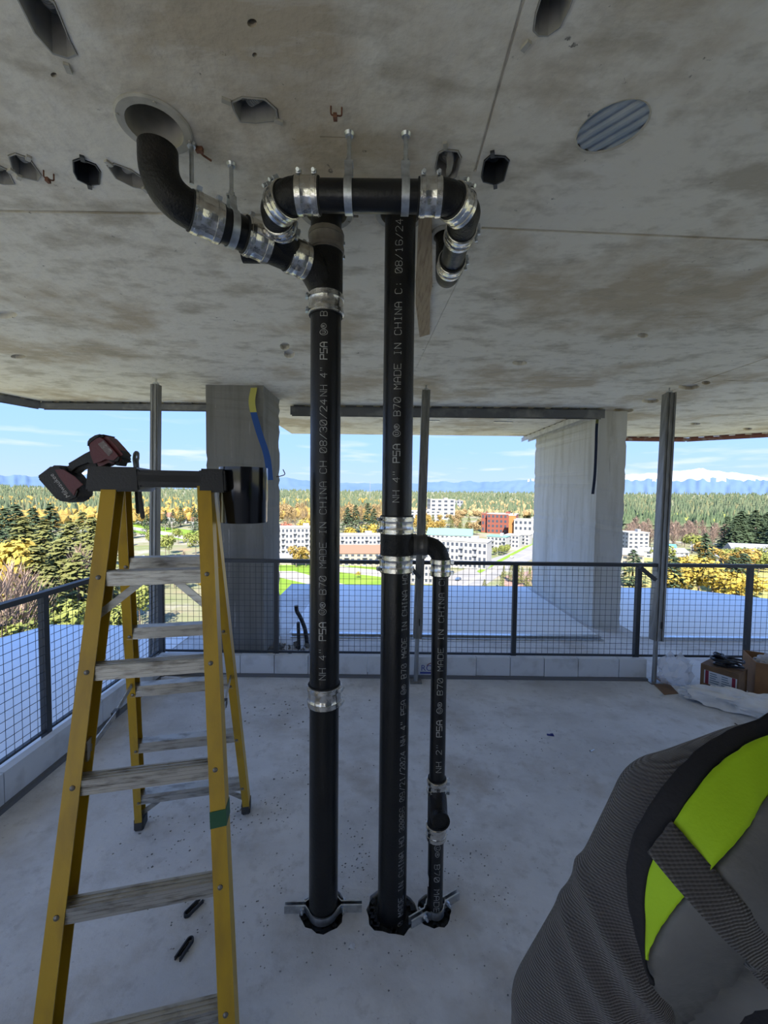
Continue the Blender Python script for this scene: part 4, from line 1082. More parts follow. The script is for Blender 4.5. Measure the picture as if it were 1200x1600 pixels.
def crumb(x, y, s_):
    vs = [Vector((rn.uniform(-1, 1), rn.uniform(-1, 1), rn.uniform(0.0, 1))) for _ in range(3)]
    b = [Vector((x + s_ * math.cos(a) * rn.uniform(0.6, 1), y + s_ * math.sin(a) * rn.uniform(0.6, 1), 0.0005)) for a in (0.3, 1.7, 3.1, 4.6)]
    tpt = Vector((x + rn.uniform(-.4, .4) * s_, y + rn.uniform(-.4, .4) * s_, s_ * rn.uniform(0.5, 1.0)))
    mb.add(b + [tpt], [(0, 1, 4), (1, 2, 4), (2, 3, 4), (3, 0, 4), (3, 2, 1, 0)])
for (px, py, spx, spy, n, s_) in ((360, 1275, 40, 25, 70, 0.005), (430, 1260, 40, 30, 30, 0.005), (480, 1200, 120, 80, 70, 0.006), (560, 1340, 30, 60, 50, 0.005), (700, 1340, 60, 60, 60, 0.005),
                                (310, 1420, 60, 60, 40, 0.004), (450, 1110, 150, 30, 70, 0.008), (800, 1170, 150, 70, 80, 0.005), (420, 1420, 60, 100, 45, 0.004), (760, 1400, 60, 80, 40, 0.004), (270, 1300, 80, 60, 50, 0.005), (620, 1500, 200, 50, 40, 0.004)):
    for _ in range(n):
        q = PZ(px + rn.gauss(0, 0.5) * spx, py + rn.gauss(0, 0.5) * spy, 0)
        if any((Vector((q.x, q.y, 0)) - Vector((s.x, s.y, 0))).length < 0.11 for s in (S1, S2, S3)): continue
        crumb(q.x, q.y, s_ * rn.uniform(0.4, 1.3))
tag(mb.build('floor_crumbs', DEB, smooth=0, fix=False), 'dark concrete crumbs scattered over the floor', 'crumbs', kind='stuff')
q = PZ(549, 1478, 0); mb = MB()
mb.add([Vector((q.x + a, q.y + b, c)) for a, b, c in ((-.012, -.004, 0), (.010, -.012, 0), (.014, .006, 0), (-.004, .012, 0), (0, -.002, .012), (.004, .004, .010))], [(0, 1, 4), (1, 2, 5, 4), (2, 3, 5), (3, 0, 4, 5), (3, 2, 1, 0)])
tag(mb.build('pebble', FLOOR, smooth=0), 'pale concrete chip on the floor between left and middle risers', 'concrete chip')
q = PZ(925, 1173, 0); mb = MB(); mb.tube([(q.x - .012, q.y - .008, .004), (q.x + .016, q.y + .008, .004)], 0.003, seg=8); mb.lathe((q.x - .012, q.y - .008, .0045), (-1, -.55, 0), [(0.003, 0), (0.0075, 0.003), (0.0075, 0.006)], seg=10)
tag(mb.build('bolt', GALV), 'small bright bolt lying on the open floor at right', 'bolt')
q = PZ(860, 1149, 0); mb = MB(); mb.box((q.x, q.y, 0.003), (0.045, 0.016, 0.006), Matrix.Rotation(-0.2, 3, 'Z')); mb.box((q.x + 0.01, q.y + .004, 0.007), (0.02, 0.010, 0.005), Matrix.Rotation(0.2, 3, 'Z'))
tag(mb.build('blue_scrap', mat('scrap_blue', (0.03, 0.04, 0.20), 0.5), smooth=0, bevel=0.001), 'small blue plastic scrap on the open floor', 'scrap')

# ------------------------------------------------------------------ boxes, bags and cloth in the right corner
CARD = mat('cardboard', (0.20, 0.115, 0.055), 0.85, 0, (0.14, 0.08, 0.04), 10, 0.4, 0.7, bump=0.05)
CARD2 = mat('cardboard_orange', (0.30, 0.15, 0.055), 0.8, 0, (0.22, 0.11, 0.045), 8)
LBL = mat('label_white', (0.55, 0.57, 0.58), 0.6); LRED = mat('label_red', (0.22, 0.012, 0.03), 0.5); LINK = mat('label_ink', (0.08, 0.13, 0.17), 0.6)
c0 = PZ(1093, 1076, 0); c1 = PZ(1152, 1096, 0)
ux = (c1 - c0); ux.z = 0; wbx = ux.length; ux.normalize(); uy = Vector((-ux.y, ux.x, 0)); hbx = 0.215; dbx = 0.20
bx = thing('cardboard_box', c0 + ux * wbx / 2 + uy * dbx / 2, 'brown cardboard carton with red and white label under black straps', 'box')
def bxp(u, v, z): return c0 + ux * u + uy * v + Vector((0, 0, z))
mb = MB(); R_ = Matrix((ux, uy, UPV)).transposed()
mb.box(bxp(wbx / 2, dbx / 2, hbx / 2), (wbx, dbx, hbx), R_).build('carton', CARD, bx, smooth=0, bevel=0.003)
for v in (0.25, 0.75): MB().box(bxp(wbx / 2, dbx * v, hbx + 0.0015), (wbx * 1.0, dbx * 0.49, 0.003), R_).build('flap', CARD, bx, smooth=0)
lb_ = MB().box(bxp(wbx * 0.54, -0.0012, hbx * 0.56), (wbx * 0.86, 0.002, hbx * 0.52), R_).build('label_sheet', LBL, bx, smooth=0)
for u in (0.19, 0.89): MB().box(bxp(wbx * u, -0.0030, hbx * 0.56), (wbx * 0.09, 0.0016, hbx * 0.52), R_).build('red_stripe', LRED, bx, smooth=0)
rn = random.Random(4)
for r_ in range(5):
    for k in range(2):
        w_ = rn.uniform(0.15, 0.26)
        MB().box(bxp(wbx * (0.27 + 0.31 * k + w_ / 2), -0.0026, hbx * (0.74 - 0.085 * r_)), (wbx * w_, 0.0008, hbx * 0.03), R_).build('printed_line', LINK, bx, smooth=0)
# black rubber straps heaped on the carton
rn = random.Random(21)
for k in range(6):
    lbl = ['lowest', 'broad', 'short', 'coiled', 'looped', 'topmost'][k] + ' black rubber strap in the heap on the labelled carton'
    cx, cy, cz = wbx * rn.uniform(0.42, 0.80), dbx * rn.uniform(0.35, 0.65), hbx + 0.014 + 0.0155 * k
    path = []; a0 = rn.uniform(0, 6); ra, rb_ = rn.uniform(0.05, 0.085), rn.uniform(0.03, 0.055)
    if k == 5: cx, cy, ra, rb_ = wbx * 0.36, dbx * 0.45, 0.035, 0.028
    for j in range(18):
        a = 2 * math.pi * j / 18
        x_, y_ = ra * math.cos(a), rb_ * math.sin(a)
        path.append(bxp(cx + x_ * math.cos(a0) - y_ * math.sin(a0), cy + x_ * math.sin(a0) + y_ * math.cos(a0), cz + 0.004 * math.sin(3 * a)))
    m_ = MB(); m_.tube(path, 0.0095, seg=8, closed=True)
    tag(m_.build('rubber_strap', mat('strap_black', (0.010, 0.012, 0.018), 0.35)), lbl, 'strap', 'black straps on the carton')
# second carton, cut by the picture edge, with things in plastic inside
d0 = PZ(1178, 1092, 0); dx = Vector((math.cos(-0.45), math.sin(-0.45), 0)); dy = Vector((-dx.y, dx.x, 0)); R2_ = Matrix((dx, dy, UPV)).transposed()
bx2 = thing('cardboard_box', d0 + dx * 0.2 + dy * 0.15, 'open orange-brown carton at the right picture edge', 'box')
hh = 0.30
for nm, u, v, su, sv in (('front_panel', 0.2, 0.003, 0.4, 0.006), ('back_panel', 0.2, 0.297, 0.4, 0.006), ('side_panel', 0.003, 0.15, 0.006, 0.29), ('side_panel', 0.397, 0.15, 0.006, 0.29)):
    q = d0 + dx * u + dy * v; MB().box((q.x, q.y, hh / 2), (su, sv, hh), R2_).build(nm, CARD2, bx2, smooth=0)
q = d0 + dx * 0.2 + dy * 0.15; MB().box((q.x, q.y, 0.004), (0.39, 0.285, 0.006), R2_).build('bottom_panel', CARD2, bx2, smooth=0)
def crumple(name, c, size, mt, label, cat, seed, sub=4, amp=0.22, flat=True, rot=0.0, freq=3.0, ridged=True, thickness=0, facet=0.0):
    """crumpled sheet or bag: an icosphere pushed by folded noise"""
    from mathutils import noise
    bm = bmesh.new(); bmesh.ops.create_icosphere(bm, subdivisions=sub, radius=1)
    Rz = Matrix.Rotation(rot, 3, 'Z')
    for v in bm.verts:
        p = v.co.copy(); q = p * freq + Vector((seed * 7.1, seed * 3.3, seed))
        n_ = noise.noise(q); n2_ = noise.noise(q * 2.3 + Vector((5, 1, 2)))
        f_ = 1 + amp * ((1 - 2 * abs(n_)) * 0.9 + 0.5 * (1 - 2 * abs(n2_)) - 0.5) if ridged else 1 + amp * (n_ + 0.4 * n2_)
        if facet: f_ = 1 + facet * noise.noise(q * 9.7) + 0.5 * facet * noise.noise(q * 3.1)
        p = p * f_
        p = Vector((p.x * size[0], p.y * size[1], p.z * size[2]))
        if flat: p.z = max(p.z + size[2] * 0.62, 0.0 + 0.003 * (n2_ + 1))
        v.co = Rz @ p
    me = bpy.data.meshes.new(name); bm.to_mesh(me); bm.free(); me.materials.append(mt)
    me.polygons.foreach_set('use_smooth', [True] * len(me.polygons)); me.set_sharp_from_angle(angle=math.radians(18 if facet else 50))
    o = bpy.data.objects.new(name, me); COL.objects.link(o); o.location = c; OFF[o.name] = Vector(c)
    return tag(o, label, cat) if label else o
FILM = mat('clear_film', (0.80, 0.80, 0.82), 0.25, alpha=0.42, spec=0.6)
CANVAS = mat('white_canvas', (0.80, 0.78, 0.74), 0.8, 0, (0.68, 0.66, 0.62), 8, bump=0.1)
q = d0 + dx * 0.2 + dy * 0.15
crumple('plastic_sheet', (q.x, q.y, 0.24), (0.17, 0.12, 0.09), FILM, 'clear plastic film stuffed into the open carton', 'plastic film', 5, flat=False, rot=-0.45)
q = PZ(1066, 1072, 0); crumple('plastic_bag', (q.x - 0.035, q.y + 0.05, 0.0), (0.135, 0.09, 0.15), FILM, 'crumpled clear plastic bag beside the labelled carton', 'plastic bag', 1, sub=3, freq=1.5, facet=0.55)
q = PZ(1085, 1092, 0); crumple('plastic_bag', (q.x, q.y + 0.02, 0.0), (0.08, 0.07, 0.05), FILM, 'small flattened clear bag in front of the labelled carton', 'plastic bag', 2, sub=3, freq=1.5, facet=0.5)
q = PZ(1155, 1112, 0); crumple('canvas_sack', (q.x + 0.10, q.y + 0.0, 0.0), (0.36, 0.10, 0.085), CANVAS, 'crumpled white canvas sheet lying in front of the cartons', 'canvas', 3, sub=5, amp=0.40, freq=1.5, rot=-0.50)
cf = [PZ(x, y, 0) for x, y in ((1014, 1062), (1034, 1056), (1060, 1084), (1038, 1086))]
tag(MB().prism(cf, (0, 0, 0.004)).build('cardboard_flap', CARD, smooth=0), 'flat torn piece of cardboard at foot of the right post', 'cardboard')
q = PZ(1033, 1087, 0); mb = MB(); mb.box((q.x, q.y, 0.006), (0.03, 0.012, 0.010), Matrix.Rotation(0.5, 3, 'Z')); mb.box((q.x + .01, q.y + .008, 0.012), (0.015, 0.012, 0.008), Matrix.Rotation(-0.3, 3, 'Z'))
tag(mb.build('paper_scrap', LBL, smooth=0, bevel=0.001), 'white scrap in front of the torn cardboard piece', 'scrap')
q = PZ(1165, 1140, 0); mb = MB(); mb.tube(smooth_path([PZ(1148, 1130, 0.003), PZ(1158, 1137, 0.003), PZ(1166, 1147, 0.003)], 5), 0.003, seg=6)
tag(mb.build('wire_piece', RUBBER), 'short black wire on the floor before the canvas', 'wire')
q = PZ(235, 1064, 0); crumple('plastic_bag', (q.x + 0.24, q.y - 0.10, 0), (0.14, 0.05, 0.05), FILM, 'crumpled plastic at foot of the left corner post', 'plastic bag', 6, sub=3, freq=1.5, facet=0.5)
# printed sticker on the far kerb board
ys = YR - 0.07 - 0.0282
sa, sb = PY(655, 1036, ys), PY(700, 1054, ys)
stk = thing('sticker', (sa.x, ys, sb.z), 'white sticker with blue lettering on the far kerb', 'sticker')
MB().box(((sa.x + sb.x) / 2, ys, (sa.z + sb.z) / 2), (sb.x - sa.x, 0.001, sa.z - sb.z)).build('sheet', LBL, stk, smooth=0)
BLU = mat('sticker_blue', (0.05, 0.07, 0.28), 0.5)
flat_text('ROJO', ((sa.x + sb.x) / 2 - 0.02, ys - 0.001, (sa.z + sb.z) / 2 + 0.004), (1, 0, 0), (0, 0, 1), 0.075, BLU, stk)
MB().box(((sa.x + sb.x) / 2 - 0.03, ys - 0.0008, sb.z + 0.014), ((sb.x - sa.x) * 0.7, 0.0006, 0.018)).build('blue_strip', BLU, stk, smooth=0)
mb = MB(); c_ = Vector(((sa.x + sb.x) / 2 - 0.005, ys - 0.0008, (sa.z + sb.z) / 2 + 0.008))
for k in range(12):
    a, b = 0.5 + 2.2 * k / 12, 0.5 + 2.2 * (k + 1) / 12
    mb.add([c_ + Vector((r_ * math.cos(x), 0, r_ * 0.75 * math.sin(x))) for r_, x in ((0.055, a), (0.065, a), (0.065, b), (0.055, b))], [(0, 1, 2, 3)])
mb.build('red_arc', mat('sticker_red', (0.20, 0.05, 0.05), 0.5), stk, smooth=0, fix=False)
# ------------------------------------------------------------------ worker standing close by at the right, seen from behind
def knit(name, c1, c2, scale):
    mt = bpy.data.materials.new(name); mt.use_nodes = True; nt = mt.node_tree; b = nt.nodes['Principled BSDF']
    b.inputs['Roughness'].default_value = 0.95; b.inputs['Specular IOR Level'].default_value = 0.15; b.inputs['Sheen Weight'].default_value = 0.2
    tc = nt.nodes.new('ShaderNodeTexCoord')
    outs = []
    for rot, sc in (((0.3, 0.25, 0.35), scale), ((0.3, 0.25 + math.pi / 2, 0.35), scale * 0.8)):
        mp = nt.nodes.new('ShaderNodeMapping'); mp.inputs['Rotation'].default_value = rot
        nt.links.new(tc.outputs['Object'], mp.inputs[0])
        w = nt.nodes.new('ShaderNodeTexWave'); w.wave_type = 'BANDS'; w.bands_direction = 'Z'
        w.inputs['Scale'].default_value = sc; w.inputs['Distortion'].default_value = 2.0; w.inputs['Detail'].default_value = 2; w.inputs['Detail Scale'].default_value = 0.25
        nt.links.new(mp.outputs[0], w.inputs['Vector']); outs.append(w.outputs['Fac'])
    mul = nt.nodes.new('ShaderNodeMath'); mul.operation = 'MULTIPLY_ADD'; mul.inputs[1].default_value = 0.45
    nt.links.new(outs[1], mul.inputs[0]); nt.links.new(outs[0], mul.inputs[2])
    r = nt.nodes.new('ShaderNodeValToRGB'); r.color_ramp.elements[0].position = 0.2; r.color_ramp.elements[1].position = 1.1
    r.color_ramp.elements[0].color = (*c1, 1); r.color_ramp.elements[1].color = (*c2, 1)
    nt.links.new(mul.outputs[0], r.inputs[0]); nt.links.new(r.outputs[0], b.inputs['Base Color'])
    bp = nt.nodes.new('ShaderNodeBump'); bp.inputs['Strength'].default_value = 0.6; bp.inputs['Distance'].default_value = 0.003
    nt.links.new(mul.outputs[0], bp.inputs['Height']); nt.links.new(bp.outputs[0], b.inputs['Normal'])
    return mt
SWEAT = knit('waffle_knit', (0.055, 0.051, 0.053), (0.100, 0.093, 0.094), 135)
PANTS = mat('work_trousers', (0.03, 0.033, 0.045), 0.9, bump=0.2, bscale=200); BOOTS = mat('work_boots', (0.10, 0.06, 0.03), 0.7)
SKIN = mat('skin', (0.50, 0.29, 0.20), 0.55, 0, (0.45, 0.25, 0.17), 20); HAIR = mat('hair_dark', (0.03, 0.02, 0.015), 0.7, bump=0.6, bscale=120)
bdy = MB()
def ell(c, r, R=None):
    bm = bmesh.new(); bmesh.ops.create_icosphere(bm, subdivisions=3, radius=1)
    vs = []
    for v in bm.verts:
        p = Vector((v.co.x * r[0], v.co.y * r[1], v.co.z * r[2])); vs.append(Vector(c) + (R @ p if R else p))
    bm.verts.index_update(); fs = [tuple(v.index for v in f.verts) for f in bm.faces]; bm.free(); bdy.add(vs, fs)
def limb(pts, rs):
    pts = [Vector(p) for p in pts]
    bdy.tube(pts, rs, seg=20)
    for p, r in zip(pts, rs): ell(p, (r, r, r))
PX, PYY = 0.56, 0.47
# trunk
ell((PX, PYY + 0.02, 0.93), (0.165, 0.125, 0.14)); ell((PX - 0.005, PYY, 1.05), (0.16, 0.115, 0.16)); ell((PX - 0.01, PYY - 0.02, 1.19), (0.185, 0.125, 0.165))
ell((PX - 0.02, PYY - 0.035, 1.275), (0.175, 0.095, 0.09))
limb([(PX - 0.10, PYY - 0.04, 1.315), (PX + 0.02, PYY - 0.035, 1.36)], [0.060, 0.060]); limb([(PX + 0.12, PYY - 0.04, 1.315), (PX + 0.02, PYY - 0.035, 1.36)], [0.060, 0.060])
limb([(PX + 0.02, PYY - 0.03, 1.36), (PX + 0.045, PYY, 1.46)], [0.062, 0.055])
ell((0.425, 0.435, 1.10), (0.085, 0.095, 0.20))
# left arm (towards the risers), right arm
SL = Vector((0.331, 0.425, 1.273)); EL = Vector((0.208, 0.452, 1.030)); WL = Vector((0.215, 0.50, 0.800))
SR = Vector((0.775, 0.43, 1.285)); ER = Vector((0.865, 0.46, 1.03)); WR = Vector((0.88, 0.52, 0.80))
limb([(0.43, 0.43, 1.303), SL], [0.078, 0.075]); limb([SL, SL + (EL - SL) * 0.5, EL], [0.077, 0.062, 0.054]); limb([EL, EL + (WL - EL) * 0.35, WL], [0.053, 0.050, 0.036])
limb([(0.68, 0.43, 1.300), SR], [0.078, 0.074]); limb([SR, SR + (ER - SR) * 0.5, ER], [0.075, 0.062, 0.054]); limb([ER, ER + (WR - ER) * 0.35, WR], [0.053, 0.050, 0.036])
# sleeve folds above the elbow
for k, t_ in enumerate((0.50, 0.66, 0.80, 0.94)):
    c = SL + (EL - SL) * t_; ax = (EL - SL).normalized(); tilt = Matrix.Rotation(0.45, 3, 'Y')
    R_ = (tilt @ ax).to_track_quat('Z', 'Y').to_matrix(); rr = 0.062 - 0.006 * k
    ell(c + Vector((-0.006, -0.004, 0)), (rr + 0.010, rr + 0.010, 0.020), R_)
# hands
FW = Vector((0, 1, 0))
def hand(w, side):
    d = Vector((0.0, 0.25, -0.97)).normalized(); s = Vector((side, 0, 0)); n = d.cross(s)
    ell(w + d * 0.055, (0.040, 0.052, 0.020), Matrix((s, d, n)).transposed())
    for k, (o, L) in enumerate(((-0.030, 0.070), (-0.010, 0.080), (0.010, 0.075), (0.029, 0.060))):
        a = w + d * 0.095 + s * o; b = a + d * L * 0.45 + FW * 0.006; c = b + d * L * 0.3 + FW * 0.018; e_ = c + d * L * 0.15 + FW * 0.020
        limb([a, b, c, e_], [0.0095, 0.009, 0.0085, 0.0075])
    a = w + d * 0.030 - s * 0.034; limb([a, a - s * 0.022 + d * 0.028, a - s * 0.026 + d * 0.060], [0.012, 0.0105, 0.009])
hand(WL, -1); hand(WR, 1)
# legs
for sx in (-1, 1):
    hx = PX + sx * 0.09
    limb([(hx, PYY + 0.02, 0.88), (hx + sx * 0.01, PYY, 0.50), (hx + sx * 0.012, PYY + 0.02, 0.10)], [0.098, 0.066, 0.048])
    limb([(hx + sx * 0.012, PYY - 0.005, 0.052), (hx + sx * 0.02, PYY + 0.17, 0.044)], [0.050, 0.042])
# head
HC = Vector((PX + 0.06, PYY + 0.015, 1.565))
ell(HC, (0.074, 0.092, 0.105)); ell(HC + Vector((0, 0.035, -0.060)), (0.055, 0.060, 0.058)); ell(HC + Vector((0, 0.095, -0.018)), (0.014, 0.022, 0.024))
for sx in (-1, 1): ell(HC + Vector((sx * 0.076, 0.0, -0.012)), (0.012, 0.020, 0.032)); ell(HC + Vector((sx * 0.03, 0.080, 0.030)), (0.026, 0.014, 0.010))
ell(HC + Vector((0, 0.087, -0.058)), (0.026, 0.012, 0.010))
per = thing('person', (PX, PYY, 0), 'person in grey knit shirt and lime safety vest, back turned, at right', 'person')
tmp = bdy.build('body', SWEAT, per, smooth=0, fix=False)
md = tmp.modifiers.new('remesh', 'REMESH'); md.mode = 'VOXEL'; md.voxel_size = 0.0065
md = tmp.modifiers.new('smooth', 'SMOOTH'); md.factor = 0.5; md.iterations = 6
dg = bpy.context.evaluated_depsgraph_get()
me = bpy.data.meshes.new_from_object(tmp.evaluated_get(dg)); tmp.modifiers.clear(); tmp.data = me
me.materials.clear()
for q in (SWEAT, PANTS, BOOTS, SKIN): me.materials.append(q)
off = OFF['person']
for p in me.polygons:
    c = p.center + off
    k = 0
    if c.z < 0.105: k = 2
    elif (c.z < 0.815 and c.x < 0.315) or (c.z < 0.815 and c.x > 0.80): k = 3
    elif c.z < 0.90 and 0.33 < c.x < 0.79: k = 1
    elif c.z > 1.385 and abs(c.x - (PX + 0.04)) < 0.13: k = 3
    p.material_index = k
me.polygons.foreach_set('use_smooth', [True] * len(me.polygons))
body_o = tmp
bm = bmesh.new(); bm.from_mesh(me); bmesh.ops.translate(bm, vec=off, verts=bm.verts); bm.normal_update()
bvh = BVHTree.FromBMesh(bm)
# vest shell: the trunk's surface pushed outwards
VLIME = mat('vest_lime', (0.34, 0.56, 0.004), 0.7, bump=0.08, bscale=300); VBLK = mat('vest_binding', (0.010, 0.010, 0.014), 0.85, bump=0.2, bscale=200)
VSIL = mat('vest_silver', (0.105, 0.105, 0.105), 0.5, 0.1, (0.13, 0.13, 0.128), 14, bump=0.15, bscale=60); VSTR = knit('vest_strap', (0.045, 0.041, 0.040), (0.085, 0.08, 0.078), 110)
bm2 = bm.copy(); bm2.normal_update()
kill = [f for f in bm2.faces if not (0.86 < f.calc_center_median().z < 1.335 and 0.485 < f.calc_center_median().x < 0.695 and (Vector((f.calc_center_median().x - PX, f.calc_center_median().y - PYY)).length < 0.3))]
bmesh.ops.delete(bm2, geom=kill, context='FACES')
for v in bm2.verts: v.co += v.normal * 0.006
me2 = bpy.data.meshes.new('vest'); bmesh.ops.translate(bm2, vec=-off, verts=bm2.verts); bm2.to_mesh(me2); bm2.free(); me2.materials.append(VLIME)
me2.polygons.foreach_set('use_smooth', [True] * len(me2.polygons))
vest = bpy.data.objects.new('vest', me2); COL.objects.link(vest); vest.parent = per; OFF[vest.name] = off
sm = vest.modifiers.new('thickness', 'SOLIDIFY'); sm.thickness = 0.003
def resample(pts, n):
    pts = [Vector((*p, 0)) for p in pts]; out = []
    for i in range(n):
        t = i / (n - 1) * (len(pts) - 1); k = min(int(t), len(pts) - 2); f = t - k
        P0 = pts[max(k - 1, 0)]; P1 = pts[k]; P2 = pts[k + 1]; P3 = pts[min(k + 2, len(pts) - 1)]
        out.append(0.5 * (2 * P1 + (P2 - P0) * f + (2 * P0 - 5 * P1 + 4 * P2 - P3) * f * f + (3 * P1 - P0 - 3 * P2 + P3) * f ** 3))
    return out
def drape(a, b, nv, nu, lift, name, mt, parent, thick=0.003, ripple=0.0):
    """cloth panel between two outlines, laid on the body's surface"""
    A, B = resample(a, nv), resample(b, nv); vs = []; last = None
    for i in range(nv):
        for j in range(nu + 1):
            q = A[i] + (B[i] - A[i]) * j / nu
            d = ray(q.x, q.y).normalized(); hit = bvh.ray_cast(CAM, d, 3.0)
            if hit[0] is not None and hit[3] < 0.95: p = hit[0] + hit[1] * lift; last = hit[3]
            else: p = CAM + d * ((last or 0.62) + 0.01)
            vs.append(p)
    # even out the folds
    W = nu + 1
    for _ in range(22):
        nw = list(vs)
        for i in range(nv):
            for j in range(W):
                nb = [vs[x * W + y] for x, y in ((i - 1, j), (i + 1, j), (i, j - 1), (i, j + 1)) if 0 <= x < nv and 0 <= y < W]
                av = sum(nb, Vector()) / len(nb); d = (vs[i * W + j] - CAM).normalized()
                nw[i * W + j] = vs[i * W + j] + d * ((av - vs[i * W + j]).dot(d)) * 0.5
        vs = nw
    fs = [(i * W + j, i * W + j + 1, (i + 1) * W + j + 1, (i + 1) * W + j) for i in range(nv - 1) for j in range(nu)]
    o = MB().add(vs, fs).build(name, mt, parent, smooth=80, fix=False)
    md = o.modifiers.new('thickness', 'SOLIDIFY'); md.thickness = thick; md.offset = 0
    return o
cA_ = [(1275, 1116), (1200, 1139), (1147, 1159), (1088, 1194), (1039, 1247), (1007, 1297), (993, 1346), (990, 1395), (996, 1440), (1004, 1482), (1006, 1520), (1004, 1600), (1000, 1720)]
cL1 = [(1275, 1142), (1200, 1165), (1160, 1184), (1112, 1216), (1076, 1258), (1055, 1292), (1029, 1338), (1015, 1390), (1011, 1436), (1008, 1481), (1007, 1520), (1005, 1600), (1001, 1720)]
cL2 = [(1290, 1190), (1200, 1244), (1172, 1275), (1145, 1306), (1116, 1339), (1095, 1362), (1070, 1388), (1050, 1412), (1030, 1440), (1010, 1482), (1008, 1521), (1006, 1601), (1002, 1721)]
cB_ = [(1420, 1250), (1420, 1330), (1420, 1400), (1420, 1450), (1420, 1500), (1400, 1540), (1380, 1580), (1360, 1620), (1340, 1660), (1320, 1700), (1300, 1740), (1280, 1780), (1260, 1830)]
drape(cA_[:11], cL1[:11], 44, 5, 0.013, 'armhole_binding', VBLK, vest, 0.006)
drape(cL1[:10], cL2[:10], 44, 8, 0.012, 'lime_panel', VLIME, vest)
drape(cL2, cB_, 50, 26, 0.012, 'reflective_panel', VSIL, vest)
drape([(1056, 1286), (1128, 1368), (1200, 1447), (1330, 1590)], [(1025, 1326), (1105, 1422), (1200, 1526), (1315, 1655)], 24, 5, 0.017, 'shoulder_strap', VSTR, vest, 0.005)
drape([(1060, 1606), (1130, 1570), (1200, 1548), (1300, 1520)], [(1075, 1680), (1150, 1650), (1230, 1625), (1330, 1600)], 16, 5, 0.016, 'lower_binding', VBLK, vest, 0.004)
bm.free()
# hair and eyes
mb = MB(); bmh = bmesh.new(); bmesh.ops.create_icosphere(bmh, subdivisions=4, radius=1)
vs = []; idx = {}
for v in bmh.verts:
    vs.append(HC + Vector((v.co.x * 0.081, v.co.y * 0.099 - 0.004, v.co.z * 0.112 + 0.004)))
bmh.verts.index_update()
fs = [tuple(v.index for v in f.verts) for f in bmh.faces if (lambda c: (c.y < 0.55 and c.z > -0.35 + 0.5 * max(0, c.y + 0.3)) or c.z > 0.72)(f.calc_center_median())]
bmh.free(); hr = mb.add(vs, fs).build('hair', HAIR, per, smooth=80, fix=False)
for sx in (-1, 1):
    e_ = MB().lathe(HC + Vector((sx * 0.030, 0.080, 0.010)), (0, 1, 0), [(0.011, 0), (0.009, 0.006), (0.004, 0.009), (0, 0.0095)], seg=12).build('eye', mat('eye_white', (0.7, 0.68, 0.65), 0.3), per)
# ------------------------------------------------------------------ the town below
def terrain(d):
    """street level, rising to a low ridge far off"""
    return GZ + 62 * max(0.0, min(1.0, (d - 1000) / 3400)) ** 1.15
def at_d(px, d):
    """ground point in the column px at the distance d"""
    r = ray(px, 780); k = d / math.hypot(r.x, r.y)
    return Vector((CAM.x + r.x * k, CAM.y + r.y * k, terrain(d)))
def d_of(px, py):
    r = ray(px, py); k = (GZ - CAM.z) / r.z
    return math.hypot(r.x, r.y) * k
def z_at(px, py, d):
    r = ray(px, py); return CAM.z + r.z * d / math.hypot(r.x, r.y)
GROUND = layered('town_ground', (0.23, 0.21, 0.13), [((0.16, 0.19, 0.07), 0.02, 0.42, 0.6, 0.9, None), ((0.34, 0.31, 0.27), 0.035, 0.52, 0.66, 0.9, None), ((0.30, 0.20, 0.12), 0.05, 0.55, 0.7, 0.7, None)], bump=0.0, rough=0.95, spec=0.1)
rings = [0, 60, 140, 260, 420, 650, 1000, 1400, 1900, 2500, 3200, 4200, 5600, 8000, 26000]
NA = 72; vs = [Vector((0, 0, GZ))]; fs = []
for r in rings[1:]:
    for k in range(NA):
        a = 2 * math.pi * k / NA; vs.append(Vector((r * math.cos(a), r * math.sin(a), terrain(r) if r < 9000 else GZ)))
for k in range(NA): fs.append((0, 1 + k, 1 + (k + 1) % NA))
for i in range(len(rings) - 2):
    o0, o1 = 1 + i * NA, 1 + (i + 1) * NA
    for k in range(NA): fs.append((o0 + k, o1 + k, o1 + (k + 1) % NA, o0 + (k + 1) % NA))
struct(MB().add(vs, fs).build('ground', GROUND, base=(0, 0, 0), smooth=60))

